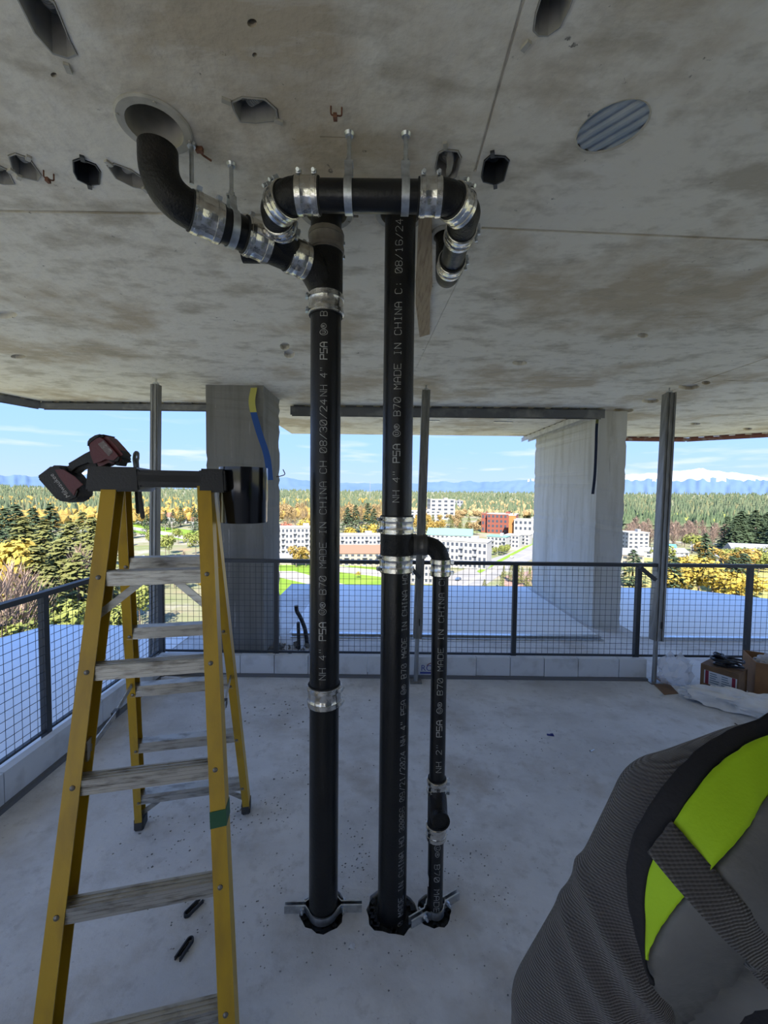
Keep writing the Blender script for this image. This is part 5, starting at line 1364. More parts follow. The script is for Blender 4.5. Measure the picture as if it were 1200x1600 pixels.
# mountains
HAZY_ROCK = mat('mountain_forest_haze', (0.085, 0.14, 0.225), 0.95, 0, (0.10, 0.155, 0.24), 0.001, spec=0.0)  # aerial haze of the far slopes painted into the blue base colour
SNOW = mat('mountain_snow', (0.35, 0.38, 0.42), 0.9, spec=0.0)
def range_(pxs, dist, label, snow, seed, deep=1600):
    """ridge line given as (column, row) points; slopes run down towards the town"""
    from mathutils import noise
    pts = []
    for (x0, y0), (x1, y1) in zip(pxs, pxs[1:]):
        n = max(2, int((x1 - x0) / 3))
        for k in range(n):
            t = k / n; x = x0 + (x1 - x0) * t; y = y0 + (y1 - y0) * t + 3.0 * noise.noise(Vector((x * 0.05, seed, 0))) + 1.3 * noise.noise(Vector((x * 0.16, seed, 3)))
            pts.append((x, y))
    rows = 9; vs = []; fs = []; mi = []
    for (x, y) in pts:
        top = z_at(x, y, dist)
        for j in range(rows):
            f = j / (rows - 1); dd = dist - deep * f
            b = at_d(x, dd); z = GZ + (top - GZ) * (1 - f) ** 1.1
            z += (top - GZ) * 0.12 * noise.noise(Vector((x * 0.11, j * 0.9, seed + 9))) * (1 if 0 < j < rows - 1 else 0)
            vs.append(Vector((b.x, b.y, z)))
    mb = MB(); n = len(pts)
    for i in range(n - 1):
        for j in range(rows - 1):
            fs.append((i * rows + j, i * rows + j + 1, (i + 1) * rows + j + 1, (i + 1) * rows + j))
            zz = sum(vs[q].z for q in fs[-1]) / 4; xx = pts[i][0]
            lim = z_at(xx, snow, dist) + 0.10 * (z_at(xx, snow, dist) - GZ) * noise.noise(Vector((xx * 0.25, j * 1.3, seed)))
            mi.append(1 if zz > lim else 0)
    mb.add(vs, fs); mb.mi = mi
    return struct(mb.build('mountain_range', [HAZY_ROCK, SNOW], base=(0, 0, GZ), smooth=60), label, 'mountains')
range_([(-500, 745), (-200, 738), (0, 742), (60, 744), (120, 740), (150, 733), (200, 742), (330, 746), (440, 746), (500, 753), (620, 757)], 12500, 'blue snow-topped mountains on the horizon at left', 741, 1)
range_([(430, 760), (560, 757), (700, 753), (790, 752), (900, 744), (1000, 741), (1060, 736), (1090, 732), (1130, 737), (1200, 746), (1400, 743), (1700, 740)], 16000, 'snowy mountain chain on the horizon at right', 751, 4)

trn = random.Random(31)
FOOT = []            # footprints already taken (place, radius)
# ------------------------------------------------------------------ lawns, roads, paving
def patch(pxs, mt, name, label=None, z=0.15):
    pts = [PZ(x, y, GZ) for x, y in pxs]
    return struct(MB().prism([Vector((p.x, p.y, GZ)) for p in pts], (0, 0, z)).build(name, mt, smooth=0), label, None)
LAWN = mat('lawn', (0.14, 0.24, 0.025), 0.95, 0, (0.20, 0.28, 0.04), 0.06, spec=0.1)
PATHM = mat('pale_path', (0.36, 0.33, 0.28), 0.9, spec=0.1); ASPH = mat('asphalt', (0.24, 0.23, 0.215), 0.9, 0, (0.28, 0.265, 0.245), 0.1, spec=0.1)
PAVE = mat('red_paving', (0.27, 0.15, 0.115), 0.9, 0, (0.32, 0.23, 0.19), 0.3, spec=0.1)
patch([(425, 884), (520, 882), (605, 888), (605, 938), (425, 938)], LAWN, 'lawn')
patch([(425, 893), (460, 893), (530, 912), (600, 924), (600, 930), (520, 922), (425, 900)], PATHM, 'footpath', z=0.25)
patch([(520, 884), (605, 893), (605, 903), (520, 893)], PATHM, 'footpath', z=0.25)
patch([(198, 816), (340, 834), (340, 853), (198, 830)], LAWN, 'lawn')
patch([(198, 822), (270, 833), (340, 852), (340, 856), (265, 838), (198, 826)], PATHM, 'footpath', z=0.25)
patch([(640, 945), (700, 900), (760, 876), (836, 850), (836, 872), (790, 893), (750, 920), (720, 945)], ASPH, 'road')
patch([(690, 935), (740, 903), (836, 862), (836, 863.5), (745, 905), (695, 938)], PATHM, 'road_marking', z=0.22)
patch([(745, 893), (836, 846), (836, 849), (750, 896)], LAWN, 'road_verge', z=0.25)
patch([(790, 900), (840, 890), (840, 945), (780, 945)], PAVE, 'paving')
patch([(738, 925), (765, 915), (765, 940), (735, 940)], LAWN, 'lawn')
patch([(975, 868), (1210, 866), (1210, 935), (975, 935)], mat('dry_garden', (0.42, 0.34, 0.12), 0.95, 0, (0.30, 0.30, 0.10), 0.08, spec=0.1), 'garden_ground')

# ------------------------------------------------------------------ buildings
BW = mat('render_white', (0.36, 0.35, 0.33), 0.8, 0, (0.30, 0.29, 0.27), 0.3); BC = mat('render_cream', (0.32, 0.27, 0.20), 0.8)
BG = mat('cladding_grey', (0.22, 0.225, 0.23), 0.8); BRD = mat('brick_red', (0.19, 0.055, 0.035), 0.85); BOR = mat('panel_orange', (0.34, 0.13, 0.03), 0.7)
RFW = mat('roof_pale', (0.40, 0.39, 0.37), 0.9); RFG = mat('roof_grey', (0.21, 0.21, 0.215), 0.9); RFR = mat('roof_red', (0.26, 0.115, 0.075), 0.9); RFT = mat('roof_teal', (0.15, 0.30, 0.26), 0.7); RFB = mat('roof_turquoise', (0.09, 0.28, 0.34), 0.7)
WIN = mat('window_glass', (0.05, 0.06, 0.08), 0.2)
UNIT = MB().box((0, 0, 0), (1, 1, 1)); _u = bpy.data.meshes.new('window'); _u.from_pydata(UNIT.v, [], UNIT.f); _u.materials.append(WIN)
UBAL = bpy.data.meshes.new('balcony'); UBAL.from_pydata(UNIT.v, [], UNIT.f); UBAL.materials.append(BG)
def unit(me, name, parent, c, s):
    o = bpy.data.objects.new(name, me); COL.objects.link(o); o.parent = parent; o.location = c; o.scale = s; return o
def building(label, x0, x1, yb, yt, depth, yaw_, floors, cols, wall, roof, kind='flat', name='apartment_building', group=None, side=2, balc=False, cat='building', zbase=None):
    xm = (x0 + x1) / 2; d = d_of(xm, yb); b = at_d(xm, d)
    k = math.hypot(ray(xm, 780).x, ray(xm, 780).y)
    w = (x1 - x0) * d / k; h = z_at(xm, yt, d) - b.z
    if kind == 'gable': hw = h * 0.62
    else: hw = h - 0.5
    face = math.atan2(b.x, b.y)
    rz = -face * 0.6 + yaw_
    t = thing(name, b, label, cat, group)
    t.rotation_euler = (0, 0, rz); OFF[t.name] = Vector()
    fx, fy = -math.sin(rz), math.cos(rz)
    for q in (-0.35, 0.0, 0.35): FOOT.append((b.x + fx * depth / 2 + fy * w * q, b.y + fy * depth / 2 - fx * w * q, max(depth * 0.55, w * 0.2)))
    MB().box((0, depth / 2, hw / 2), (w, depth, hw)).build('wall', wall, t, smooth=0)
    if kind == 'gable':
        e = 0.5; mb = MB()
        mb.prism([Vector((-w / 2 - e, -e, hw)), Vector((-w / 2 - e, depth + e, hw)), Vector((-w / 2 - e, depth / 2, h))], (w + 2 * e, 0, 0)) if w >= depth else mb.prism([Vector((-w / 2 - e, -e, hw)), Vector((w / 2 + e, -e, hw)), Vector((0, -e, h))], (0, depth + 2 * e, 0))
        mb.build('roof', roof, t, smooth=0)
    else:
        MB().box((0, depth / 2, hw + 0.25), (w + 0.8, depth + 0.8, 0.5)).build('roof', roof, t, smooth=0)
        MB().box((w * 0.18, depth * 0.5, hw + 1.6), (w * 0.14, depth * 0.3, 2.4)).build('roof_house', wall, t, smooth=0)
    fh = hw / max(floors, 1); cw = w / max(cols, 1)
    for f in range(floors):
        for c in range(cols):
            unit(_u, 'window', t, (-w / 2 + cw * (c + 0.5), -0.02, fh * (f + 0.55)), (cw * 0.52, 0.25, fh * 0.48))
            if balc and c % 3 == 1: unit(UBAL, 'balcony', t, (-w / 2 + cw * (c + 0.5), -0.7, fh * (f + 0.12)), (cw * 0.85, 1.4, fh * 0.30))
        for c in range(side):
            sg = -1 if xm > 600 else 1
            unit(_u, 'window', t, (sg * w / 2, depth * (c + 0.5) / side, fh * (f + 0.55)), (0.25, depth / side * 0.4, fh * 0.45))
    return t
building('long white apartment block behind the left riser, left part', 434, 500, 868, 824, 16, 0.12, 5, 11, BW, RFW, balc=True)
building('long white apartment block between the left and middle risers', 526, 602, 866, 836, 16, 0.10, 4, 12, BW, RFW, balc=True)
building('white apartment row with red hip roofs between the risers', 528, 604, 884, 853, 12, 0.05, 3, 8, BC, RFR, kind='gable', balc=True)
building('low cream houses at the foot of the left riser', 434, 486, 882, 866, 10, 0.0, 1, 5, BC, RFG, kind='gable', name='house', cat='house')
building('white office block with long window bands on the hill', 672, 712, 812, 780, 22, 0.25, 5, 4, BW, RFW, name='office_building', side=4)
building('lower white office wing behind the middle post', 640, 690, 816, 798, 20, 0.25, 4, 6, BW, RFW, name='office_building')
building('grey office slab at the edge of the forest', 708, 724, 800, 782, 20, 0.2, 3, 3, BG, RFG, name='office_building')
building('white hospital block with brick bands beside the right column', 762, 806, 834, 803, 26, -0.25, 4, 7, BRD, RFW, name='hospital', side=4)
building('hospital tower clad in orange panels', 796, 806, 838, 805, 8, -0.2, 0, 1, BOR, RFW, name='hospital_tower', side=0)
building('pale hospital wing behind the right column', 805, 846, 840, 812, 22, -0.2, 3, 6, BW, RFW, name='hospital')
building('dark red end block of the hospital', 753, 763, 832, 802, 14, -0.2, 3, 2, BRD, RFR, name='hospital')
building('apartment block with teal roofs right of the thin pipe', 668, 738, 852, 827, 20, -0.15, 3, 10, BW, RFT, kind='gable')
building('apartment block with brick corner right of the thin pipe', 690, 762, 888, 845, 18, -0.30, 4, 10, BW, RFW, balc=True)
building('brick corner bay of the apartment block by the road', 742, 760, 882, 853, 6, -0.30, 3, 3, BRD, RFW, name='apartment_bay', side=1)
building('white apartment block low behind the thin pipe', 630, 692, 912, 862, 16, -0.1, 5, 9, BW, RFW, balc=True)
building('nearest white terrace along the wide road', 762, 792, 860, 838, 14, -0.35, 3, 5, BW, RFT, balc=True, name='terrace_house')
building('middle white terrace along the wide road', 790, 812, 856, 836, 14, -0.35, 3, 4, BW, RFW, balc=True, name='terrace_house')
building('farthest white terrace along the wide road', 810, 828, 852, 835, 14, -0.35, 3, 3, BW, RFW, balc=True, name='terrace_house')
for (a, b, yb, yt, lb, rf) in ((206, 234, 817, 804, 'house with pale roof left of the pliers', RFW), (236, 266, 818, 801, 'red-roofed house behind the left post', RFR), (262, 290, 818, 803, 'red-roofed house right of the left post', RFR), (300, 334, 824, 808, 'low red-roofed house beside the ladder rail', RFR), (285, 315, 808, 796, 'pale house up the slope behind the ladder', RFW),
                               (10, 44, 792, 782, 'white house on the far left slope', RFW), (62, 90, 800, 790, 'small pale house on the far left slope', RFW), (20, 54, 770, 763, 'long low white house on the left skyline', RFW), (104, 140, 944, 926, 'pale house seen through the left mesh', RFG), (150, 176, 935, 912, 'grey-roofed house behind the left ladder rail', RFG), (30, 64, 962, 940, 'red-brown roofed house behind the left mesh', RFR), (198, 216, 890, 872, 'white house behind the ladder rear rail', RFW)):
    building(lb, a, b, yb, yt, 11, trn.uniform(-0.4, 0.4), 1 if yb - yt < 20 else 2, 3, BW, rf, kind='gable', name='house', cat='house')
building('white cubic apartment block at the edge of the bare wood', 984, 1017, 858, 832, 14, 0.35, 4, 4, BW, RFW, side=3)
for (a, b, yb, yt, lb, rf, wl) in ((976, 1008, 884, 858, 'gabled grey house right of the column', RFG, BC), (1004, 1030, 872, 856, 'white gabled house beside the right post', RFG, BW), (1038, 1058, 862, 851, 'house with turquoise roof behind the right post', RFB, BW), (1056, 1082, 874, 858, 'pale gabled house right of the right post', RFG, BW), (1040, 1066, 884, 866, 'grey-roofed house below the turquoise roof', RFG, BC), (1085, 1104, 862, 852, 'low white house beside the cypress', RFW, BW), (1120, 1150, 866, 856, 'low pale house with wide roof at right', RFW, BC), (1128, 1158, 880, 868, 'grey sheds in front of the low pale house', RFG, BG)):
    building(lb, a, b, yb, yt, 10, trn.uniform(-0.5, 0.5), 2, 3, wl, rf, kind='gable', name='house', cat='house')
building('large grey-roofed building at the right picture edge', 1158, 1216, 886, 852, 18, 0.1, 3, 6, BW, RFG, kind='gable')

# ------------------------------------------------------------------ trees
def leafmat(name, a, b, sc): return mat(name, a, 0.9, 0, b, sc, 0.35, 0.65, spec=0.1)
LEAF = {
 'dark': leafmat('needles_dark', (0.055, 0.085, 0.045), (0.10, 0.13, 0.07), 0.35),
 'olive': leafmat('needles_olive', (0.13, 0.14, 0.045), (0.21, 0.205, 0.075), 0.5),
 'gold': leafmat('leaves_gold', (0.27, 0.175, 0.04), (0.34, 0.24, 0.075), 0.4),
 'tan': leafmat('twigs_tan', (0.27, 0.185, 0.085), (0.34, 0.25, 0.125), 0.4),
 'green': leafmat('leaves_green', (0.15, 0.18, 0.045), (0.25, 0.25, 0.075), 0.4),
 'bare': leafmat('twigs_bare', (0.24, 0.165, 0.13), (0.32, 0.23, 0.175), 0.5),
 'red': leafmat('leaves_red', (0.34, 0.09, 0.06), (0.45, 0.16, 0.10), 0.5),
 'yellow': leafmat('leaves_yellow', (0.40, 0.27, 0.035), (0.34, 0.28, 0.08), 0.5)}
BARK = mat('bark', (0.13, 0.10, 0.08), 0.95)
def crown_mesh(kind, seed, n):
    """unit tree crown, height 1, made of many small leaf or twig faces"""
    rn = random.Random(seed); vs = []; fs = []
    def leaf(p, u, v):
        o = len(vs); vs.extend([p - u * 0.5, p + v * 0.5, p + u * 0.5, p - v * 0.5]); fs.append((o, o + 1, o + 2, o + 3))
    if kind == 'conifer':
        for k in range(n):
            t = rn.random() ** 1.35; z = 0.10 + 0.88 * t; R = 0.20 * (1 - t) ** 0.85 + 0.012
            R *= (0.80 + 0.35 * abs(math.sin(t * 38)))
            a = rn.uniform(0, 6.283); rr = R * rn.uniform(0.55, 1.0)
            p = Vector((rr * math.cos(a), rr * math.sin(a), z)); out = Vector((math.cos(a), math.sin(a), -0.35)).normalized()
            side = Vector((-math.sin(a), math.cos(a), rn.uniform(-0.4, 0.4)))
            leaf(p, out * rn.uniform(0.05, 0.10), side * rn.uniform(0.025, 0.055))
    elif kind == 'bare':
        for k in range(n):
            a = rn.uniform(0, 6.283); t = rn.random(); z = 0.25 + 0.7 * t; R = 0.30 * math.sin(math.pi * min(1, 0.12 + 0.86 * t)) * rn.uniform(0.3, 1)
            p = Vector((R * math.cos(a), R * math.sin(a), z)); d = Vector((math.cos(a) * 0.6, math.sin(a) * 0.6, 1.2)).normalized()
            s = Vector((-math.sin(a), math.cos(a), 0)); leaf(p, d * rn.uniform(0.10, 0.24), s * 0.010)
    else:
        blobs = [(Vector((rn.uniform(-.20, .20), rn.uniform(-.20, .20), rn.uniform(0.42, 0.82))), rn.uniform(0.13, 0.22)) for _ in range(9)] + [(Vector((0, 0, 0.6)), 0.26)]
        for k in range(n):
            c, r = rn.choice(blobs); d = Vector((rn.gauss(0, 1), rn.gauss(0, 1), rn.gauss(0, 1))).normalized()
            p = c + d * r * rn.uniform(0.75, 1.0); u = d.orthogonal().normalized(); w = d.cross(u)
            q = rn.uniform(0, 6.28); u2 = u * math.cos(q) + w * math.sin(q); w2 = d.cross(u2)
            leaf(p, (u2 + d * rn.uniform(-.5, .5)) * rn.uniform(0.05, 0.09), (w2 + d * rn.uniform(-.5, .5)) * rn.uniform(0.04, 0.07))
    return vs, fs
def trunk_mesh(kind):
    mb = MB()
    if kind == 'bare':
        mb.tube([(0, 0, 0), (0.01, 0, 0.3), (0, 0.01, 0.6), (0.01, 0, 0.9)], [0.02, 0.016, 0.010, 0.003], seg=6)
        rn = random.Random(5)
        for k in range(14):
            a = k * 2.4; z = 0.25 + 0.04 * k; L = 0.30 - 0.010 * k
            mb.tube([(0, 0, z), (L * 0.5 * math.cos(a), L * 0.5 * math.sin(a), z + L * 0.5), (L * 0.85 * math.cos(a), L * 0.85 * math.sin(a), z + L * 1.0)], [0.008, 0.005, 0.002], seg=4)
    else: mb.tube([(0, 0, 0), (0, 0, 0.3), (0, 0, 0.85)], [0.020, 0.014, 0.004], seg=6)
    return mb
CROWN = {}; TRUNK = {}
def tree_proto(kind, col, seed):
    key = (kind, col, seed)
    if key not in CROWN:
        vs, fs = crown_mesh(kind, seed, {'conifer': 620, 'bare': 300}.get(kind, 620))
        me = bpy.data.meshes.new('crown'); me.from_pydata(vs, [], fs); me.materials.append(LEAF[col]); CROWN[key] = me
    if kind not in TRUNK:
        mb = trunk_mesh(kind); me = bpy.data.meshes.new('trunk'); me.from_pydata(mb.v, [], mb.f); me.materials.append(BARK); TRUNK[kind] = me
    return CROWN[key], TRUNK[kind]
NM = {'conifer': 'conifer', 'round': 'broadleaf_tree', 'bare': 'bare_tree'}
def tree(px, d, ytop, kind, col, label, group, wide=1.0):
    b = at_d(px, d); h = max(4.0, z_at(px, ytop, d) - b.z)
    cm, tm = tree_proto(kind, col, trn.randrange(3))
    t = thing(NM[kind], b, label, 'tree', group)
    w = h * wide * trn.uniform(0.9, 1.1); t.scale = (w, w, h); t.rotation_euler = (0, 0, trn.uniform(0, 6.28))
    for nm, me in (('crown', cm), ('trunk', tm)):
        o = bpy.data.objects.new(nm, me); COL.objects.link(o); o.parent = t
    return t
def grove(n, xr, dr, hr, kind, col, label, group, wide=1.0):
    for _ in range(n):
        h = trn.uniform(*hr)
        for _try in range(25):
            px = trn.uniform(*xr); d = trn.uniform(*dr); b = at_d(px, d); rr = h * wide * 0.20
            if all((b.x - x) ** 2 + (b.y - y) ** 2 > (r_ + rr) ** 2 for x, y, r_ in FOOT): break
        FOOT.append((b.x, b.y, rr))
        r = ray(px, 780); k = math.hypot(r.x, r.y)
        cm, tm = tree_proto(kind, col, trn.randrange(3))
        t = thing(NM[kind], b, label, 'tree', group); w = h * wide * trn.uniform(0.85, 1.15); t.scale = (w, w, h); t.rotation_euler = (0, 0, trn.uniform(0, 6.28))
        for nm, me in (('crown', cm), ('trunk', tm)):
            o = bpy.data.objects.new(nm, me); COL.objects.link(o); o.parent = t
# left, seen beyond the left rail
G1 = 'conifers left of the ladder'
for (px, d, yt, c) in ((68, 200, 812, 'olive'), (36, 235, 806, 'olive'), (108, 215, 812, 'olive'), (92, 170, 842, 'olive'), (142, 205, 806, 'olive'), (128, 250, 798, 'olive'), (52, 165, 850, 'olive'), (150, 172, 838, 'olive'), (118, 160, 862, 'olive'), (72, 150, 880, 'olive')):
    tree(px, d, yt, 'conifer', c, 'tall olive conifer in the dense grove left of the ladder', G1, 1.55)
for (px, d, yt) in ((8, 270, 792), (24, 300, 786), (50, 290, 793), (-14, 250, 800), (160, 300, 800), (78, 330, 786)):
    tree(px, d, yt, 'conifer', 'dark', 'dark blue-green conifer behind the olive grove at far left', 'dark conifers at far left', 1.4)
for (px, d, yt) in ((14, 185, 834), (-8, 170, 842), (30, 205, 838)):
    tree(px, d, yt, 'round', 'yellow', 'golden yellow tree at the left picture edge', 'golden trees at far left', 0.95)
for (px, d, yt) in ((12, 128, 878), (34, 136, 886), (122, 165, 850), (-10, 120, 890)):
    tree(px, d, yt, 'bare', 'bare', 'leafless pinkish tree above the left rail', 'bare trees above the left rail', 1.0)
for (px, d, yt) in ((52, 145, 905), (150, 150, 925), (25, 120, 945), (90, 128, 935), (165, 135, 935), (215, 160, 905)):
    tree(px, d, yt, 'round', 'green', 'small green tree seen through the left wire mesh', 'small trees behind the left mesh', 1.1)
grove(16, (-40, 170), (330, 600), (14, 20), 'round', 'gold', 'small golden tree on the far left slope', 'golden trees on the far left slope', 1.1)
grove(12, (-40, 200), (330, 620), (16, 24), 'conifer', 'dark', 'small dark conifer on the far left slope', 'dark conifers on the far left slope', 1.3)
grove(10, (190, 340), (300, 420), (14, 19), 'round', 'green', 'round green tree seen under the ladder top', 'green trees under the ladder top', 1.0)
grove(8, (200, 340), (460, 640), (20, 30), 'conifer', 'dark', 'dark conifer behind the red-roofed houses', 'conifers behind the red-roofed houses', 1.3)
grove(14, (200, 335), (560, 760), (16, 24), 'round', 'gold', 'yellowish tree behind the red-roofed houses', 'yellowish trees behind the red-roofed houses', 1.1)
grove(16, (200, 340), (215, 285), (8, 13), 'bare', 'bare', 'low bare tree seen between the ladder steps', 'bare trees between the ladder steps', 1.3)
grove(8, (200, 340), (200, 270), (6, 10), 'round', 'yellow', 'low yellow tree seen between the ladder steps', 'yellow trees between the ladder steps', 1.2)
# middle
grove(46, (432, 600), (470, 900), (22, 30), 'bare', 'tan', 'bare golden-brown tree in the wood behind the long apartment block', 'wood behind the long apartment block', 1.1)
grove(22, (432, 600), (480, 900), (22, 29), 'round', 'tan', 'tan leafy tree in the wood behind the long apartment block', 'leafy trees behind the long apartment block', 0.9)
for (px, d, yt) in ((543, 470, 792), (556, 480, 788), (575, 500, 785), (585, 470, 794)):
    tree(px, d, yt, 'conifer', 'dark', 'dark conifer between the left and middle risers', 'conifers between the risers', 1.5)
for (px, d, yt, c) in ((447, 400, 812, 'red'), (583, 345, 816, 'yellow'), (463, 262, 850, 'gold'), (478, 262, 852, 'gold'), (547, 360, 820, 'yellow'), (480, 390, 805, 'yellow')):
    tree(px, d, yt, 'round', c, {'red': 'dark red tree above the long apartment block', 'yellow': 'bright yellow tree beside the long apartment block', 'gold': 'orange tree in front of the long apartment block'}[c], 'single trees round the long apartment block', 1.1)
grove(26, (610, 690), (420, 900), (14, 22), 'round', 'gold', 'golden tree below the white office block', 'golden trees below the office block', 1.0)
grove(16, (700, 760), (480, 900), (12, 18), 'round', 'tan', 'tan tree between the office block and the brick hospital', 'tan trees right of the office block', 1.1)
grove(10, (640, 760), (420, 600), (14, 20), 'conifer', 'olive', 'olive conifer near the office block', 'conifers near the office block', 1.3)
grove(9, (752, 800), (318, 350), (5, 8), 'round', 'green', 'low green tree lining the wide road', 'green trees along the wide road', 1.3)
grove(7, (785, 832), (200, 250), (7, 11), 'conifer', 'olive', 'slim green tree beside the red paving', 'slim trees beside the red paving', 1.0)
tree(760, 205, 905, 'conifer', 'olive', 'single slim green tree on the road verge', 'road verge tree', 1.5)
tree(560, 225, 893, 'round', 'yellow', 'small bright yellow tree at the lawn edge between risers', 'lawn edge tree', 1.2)
# right
grove(60, (975, 1150), (440, 640), (15, 20), 'bare', 'bare', 'bare brown tree on the wooded rise at right', 'bare wood on the rise at right', 1.2)
grove(16, (1132, 1215), (400, 520), (26, 36), 'conifer', 'dark', 'big dark pine at the right picture edge', 'big pines at right', 1.6)
grove(12, (1140, 1215), (340, 380), (10, 15), 'round', 'green', 'pale green tree below the big pines', 'green trees below the big pines', 1.3)
tree(1106, 300, 832, 'conifer', 'dark', 'narrow pointed cypress among the houses at right', 'cypress at right', 1.5)
for (px, d, yt) in ((1080, 262, 862), (1098, 240, 868), (1065, 225, 880), (1120, 222, 878), (1140, 215, 888), (1165, 228, 884), (1050, 215, 890)):
    tree(px, d, yt, 'round', 'yellow', 'golden tree in the row just beyond the right terrace', 'golden row beyond the right terrace', 1.35)
for (px, d, yt) in ((1112, 330, 845), (1040, 330, 845), (1158, 285, 852), (1085, 420, 830)):
    tree(px, d, yt, 'round', 'gold' if px > 1100 else 'green', ('orange tree' if px > 1100 else 'green tree') + ' among the houses at right', 'trees among the houses at right', 1.2)
for (px, d, yt) in ((1168, 260, 864), (1150, 255, 868), (993, 250, 858), (1056, 215, 868)):
    tree(px, d, yt, 'conifer', 'dark', 'bushy dark evergreen beside the houses at right', 'evergreens beside the houses at right', 2.0)

# far woods nobody could count
def forest(name, n, xr, dr, hr, kind, col, label, wide, seed):
    rn = np.random.default_rng(seed)
    if kind == 'conifer':
        tv = []
        for z, r in ((0.05, 0.16), (0.38, 0.13), (0.36, 0.10), (0.66, 0.075)):
            tv += [(r * math.cos(a), r * math.sin(a), z) for a in [2 * math.pi * k / 6 for k in range(6)]]
        tv = np.array(tv + [(0, 0, 1.0), (0, 0, 0.62)])
        tf = [(k, (k + 1) % 6, 25) for k in range(6)] + [(12 + k, 12 + (k + 1) % 6, 24) for k in range(6)] + [(6 + k, 6 + (k + 1) % 6, 25) for k in range(6)]
    else:
        bm = bmesh.new(); bmesh.ops.create_icosphere(bm, subdivisions=1, radius=0.36)
        tv = np.array([(v.co.x, v.co.y, v.co.z * 1.15 + 0.55) for v in bm.verts]); bm.verts.index_update()
        tf = [tuple(v.index for v in f.verts) for f in bm.faces]; bm.free()
    tf = np.array(tf); nv = len(tv)
    px = rn.uniform(*xr, n); d = dr[0] + (dr[1] - dr[0]) * rn.random(n) ** 1.4
    P = np.array([at_d(a, b)[:] for a, b in zip(px, d)])
    h = rn.uniform(*hr, n); w = h * wide * rn.uniform(0.8, 1.3, n); th = rn.uniform(0, 6.28, n)
    V = np.tile(tv, (n, 1, 1)) * (1 + rn.normal(0, 0.10, (n, nv, 3)))
    x = (V[..., 0] * np.cos(th)[:, None] - V[..., 1] * np.sin(th)[:, None]) * w[:, None] + P[:, 0:1]
    y = (V[..., 0] * np.sin(th)[:, None] + V[..., 1] * np.cos(th)[:, None]) * w[:, None] + P[:, 1:2]
    z = V[..., 2] * h[:, None] + P[:, 2:3]
    co = np.stack([x, y, z], -1).reshape(-1, 3); fc = (tf[None] + (np.arange(n) * nv)[:, None, None]).reshape(-1, 3)
    me = bpy.data.meshes.new(name); me.from_pydata(co.tolist(), [], fc.tolist()); me.materials.append(LEAF[col])
    o = bpy.data.objects.new(name, me); COL.objects.link(o); OFF[o.name] = Vector()
    return tag(o, label, 'forest', kind='stuff')
LEAF['far'] = leafmat('needles_far', (0.075, 0.105, 0.06), (0.12, 0.14, 0.08), 0.012)
LEAF['far2'] = leafmat('needles_far_light', (0.12, 0.135, 0.07), (0.17, 0.165, 0.085), 0.012)
forest('far_conifer_forest', 9000, (-420, 1620), (900, 4300), (17, 30), 'conifer', 'far', 'dark conifer forest along the horizon', 1.5, 1)
forest('far_conifer_forest', 3000, (-420, 1620), (800, 3300), (14, 26), 'conifer', 'far2', 'lighter green conifers mixed into the horizon forest', 1.6, 2)
forest('far_broadleaf_forest', 900, (-200, 620), (650, 1700), (14, 20), 'round', 'gold', 'golden broadleaf woods on the left horizon', 1.1, 3)
forest('far_broadleaf_forest', 500, (600, 840), (850, 1700), (12, 18), 'round', 'tan', 'tan broadleaf woods behind the office block', 1.1, 4)
forest('far_broadleaf_forest', 120, (960, 1300), (700, 1200), (12, 18), 'round', 'green', 'scattered yellow-green broadleaf crowns on the right horizon', 1.2, 5)
forest('far_conifer_forest', 420, (960, 1300), (640, 900), (18, 26), 'conifer', 'dark', 'dark conifer belt behind the bare wood at right', 1.6, 6)

# poles, mast, cars
def pole(px, py, yt, r, label, group='poles in the town', arm=True):
    d = d_of(px, py); b = at_d(px, d); h = z_at(px, yt, d) - b.z
    t = thing('utility_pole', b, label, 'pole', group); OFF[t.name] = Vector()
    MB().tube([(0, 0, 0), (0, 0, h)], [r, r * 0.7], seg=6).build('shaft', RFW, t)
    if arm: MB().box((0, 0, h * 0.93), (2.4, 0.12, 0.12)).build('cross_arm', BARK, t, smooth=0)
for px, py, yt, lb in ((56, 806, 774, 'white utility pole on the far left slope, left one'), (70, 808, 780, 'white utility pole on the far left slope, right one'), (258, 852, 820, 'lamp post on the lawn, left of two'), (268, 850, 818, 'lamp post on the lawn, right of two'), (1068, 852, 838, 'utility pole before the bare wood, left of three'), (1090, 852, 840, 'utility pole before the bare wood, middle of three'), (1139, 850, 838, 'utility pole before the bare wood, right of three'), (779, 868, 848, 'street lamp along the wide road')):
    pole(px, py, yt, 0.14, lb)
b = at_d(578, 1500); h = z_at(578, 752, 1500) - b.z
mb = MB()
for k in range(3):
    a = 2 * math.pi * k / 3; mb.tube([(b.x + 1.6 * math.cos(a), b.y + 1.6 * math.sin(a), b.z), (b.x + 0.5 * math.cos(a), b.y + 0.5 * math.sin(a), b.z + h)], 0.35, seg=5)
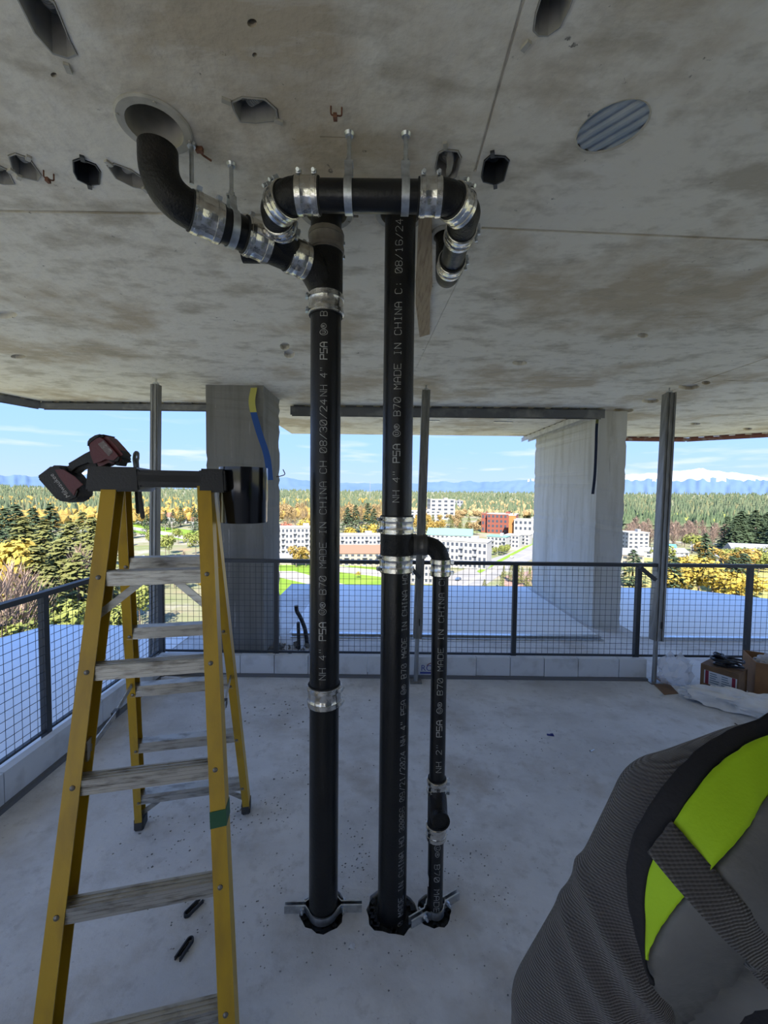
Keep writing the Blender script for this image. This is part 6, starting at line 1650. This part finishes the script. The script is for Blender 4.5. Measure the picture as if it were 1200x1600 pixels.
for j in range(8): mb.box((b.x, b.y, b.z + h * (j + 0.5) / 8), (2.4 - 0.2 * j, 2.4 - 0.2 * j, 0.3))
tag(mb.build('radio_mast', BG, smooth=0), 'thin radio mast on the skyline beside the middle riser', 'mast')
CARB = {}
def car(px, py, col, label, ang):
    p = PZ(px, py, GZ); t = thing('car', (p.x, p.y, GZ + 0.22), label, 'car', 'cars on the wide road'); OFF[t.name] = Vector()
    t.rotation_euler = (0, 0, ang)
    prof = [(-2.2, 0.35), (-2.2, 0.9), (-1.3, 1.0), (-0.7, 1.5), (0.9, 1.5), (1.6, 0.95), (2.2, 0.85), (2.2, 0.35)]
    MB().prism([Vector((x, -0.9, z)) for x, z in prof], (0, 1.8, 0)).build('body', mat('car_' + col[0], col[1], 0.3, coat=0.5), t, smooth=0)
    MB().prism([Vector((x, -0.92, z)) for x, z in ((-1.1, 1.0), (-0.65, 1.42), (0.85, 1.42), (1.4, 1.0))], (0, 1.84, 0)).build('side_windows', WIN, t, smooth=0)
    for x in (-1.35, 1.35):
        for y in (-0.85, 0.85): MB().tube([(x, y - 0.1, 0.34), (x, y + 0.1, 0.34)], 0.34, seg=10).build('wheel', RUBBER, t)
car(716, 907, ('blue', (0.08, 0.12, 0.20)), 'dark blue car on the wide road right of the thin pipe', 1.0)
car(800, 872, ('white', (0.6, 0.6, 0.6)), 'white car far along the wide road', 1.0)
car(752, 889, ('silver', (0.4, 0.4, 0.42)), 'silver car midway along the wide road', 1.0)
# tell the members of the small tree groups apart by their order from the left
ORD = 'leftmost second third fourth fifth sixth seventh eighth ninth tenth eleventh twelfth thirteenth fourteenth fifteenth sixteenth'.split()
by = {}
for o in list(COL.objects):
    if o.get('category') == 'tree': by.setdefault((o['group'], o['label']), []).append(o)
for (g, lb), mem in by.items():
    if 1 < len(mem) <= 16:
        mem.sort(key=lambda o: proj(o.location)[0])
        for i, o in enumerate(mem):
            tail_ = 'leftmost' if i == 0 else ('rightmost' if i == len(mem) - 1 else ORD[i] + ' from left')
            if len((lb + ' ' + tail_).split()) <= 16: o['label'] = lb + ', ' + tail_
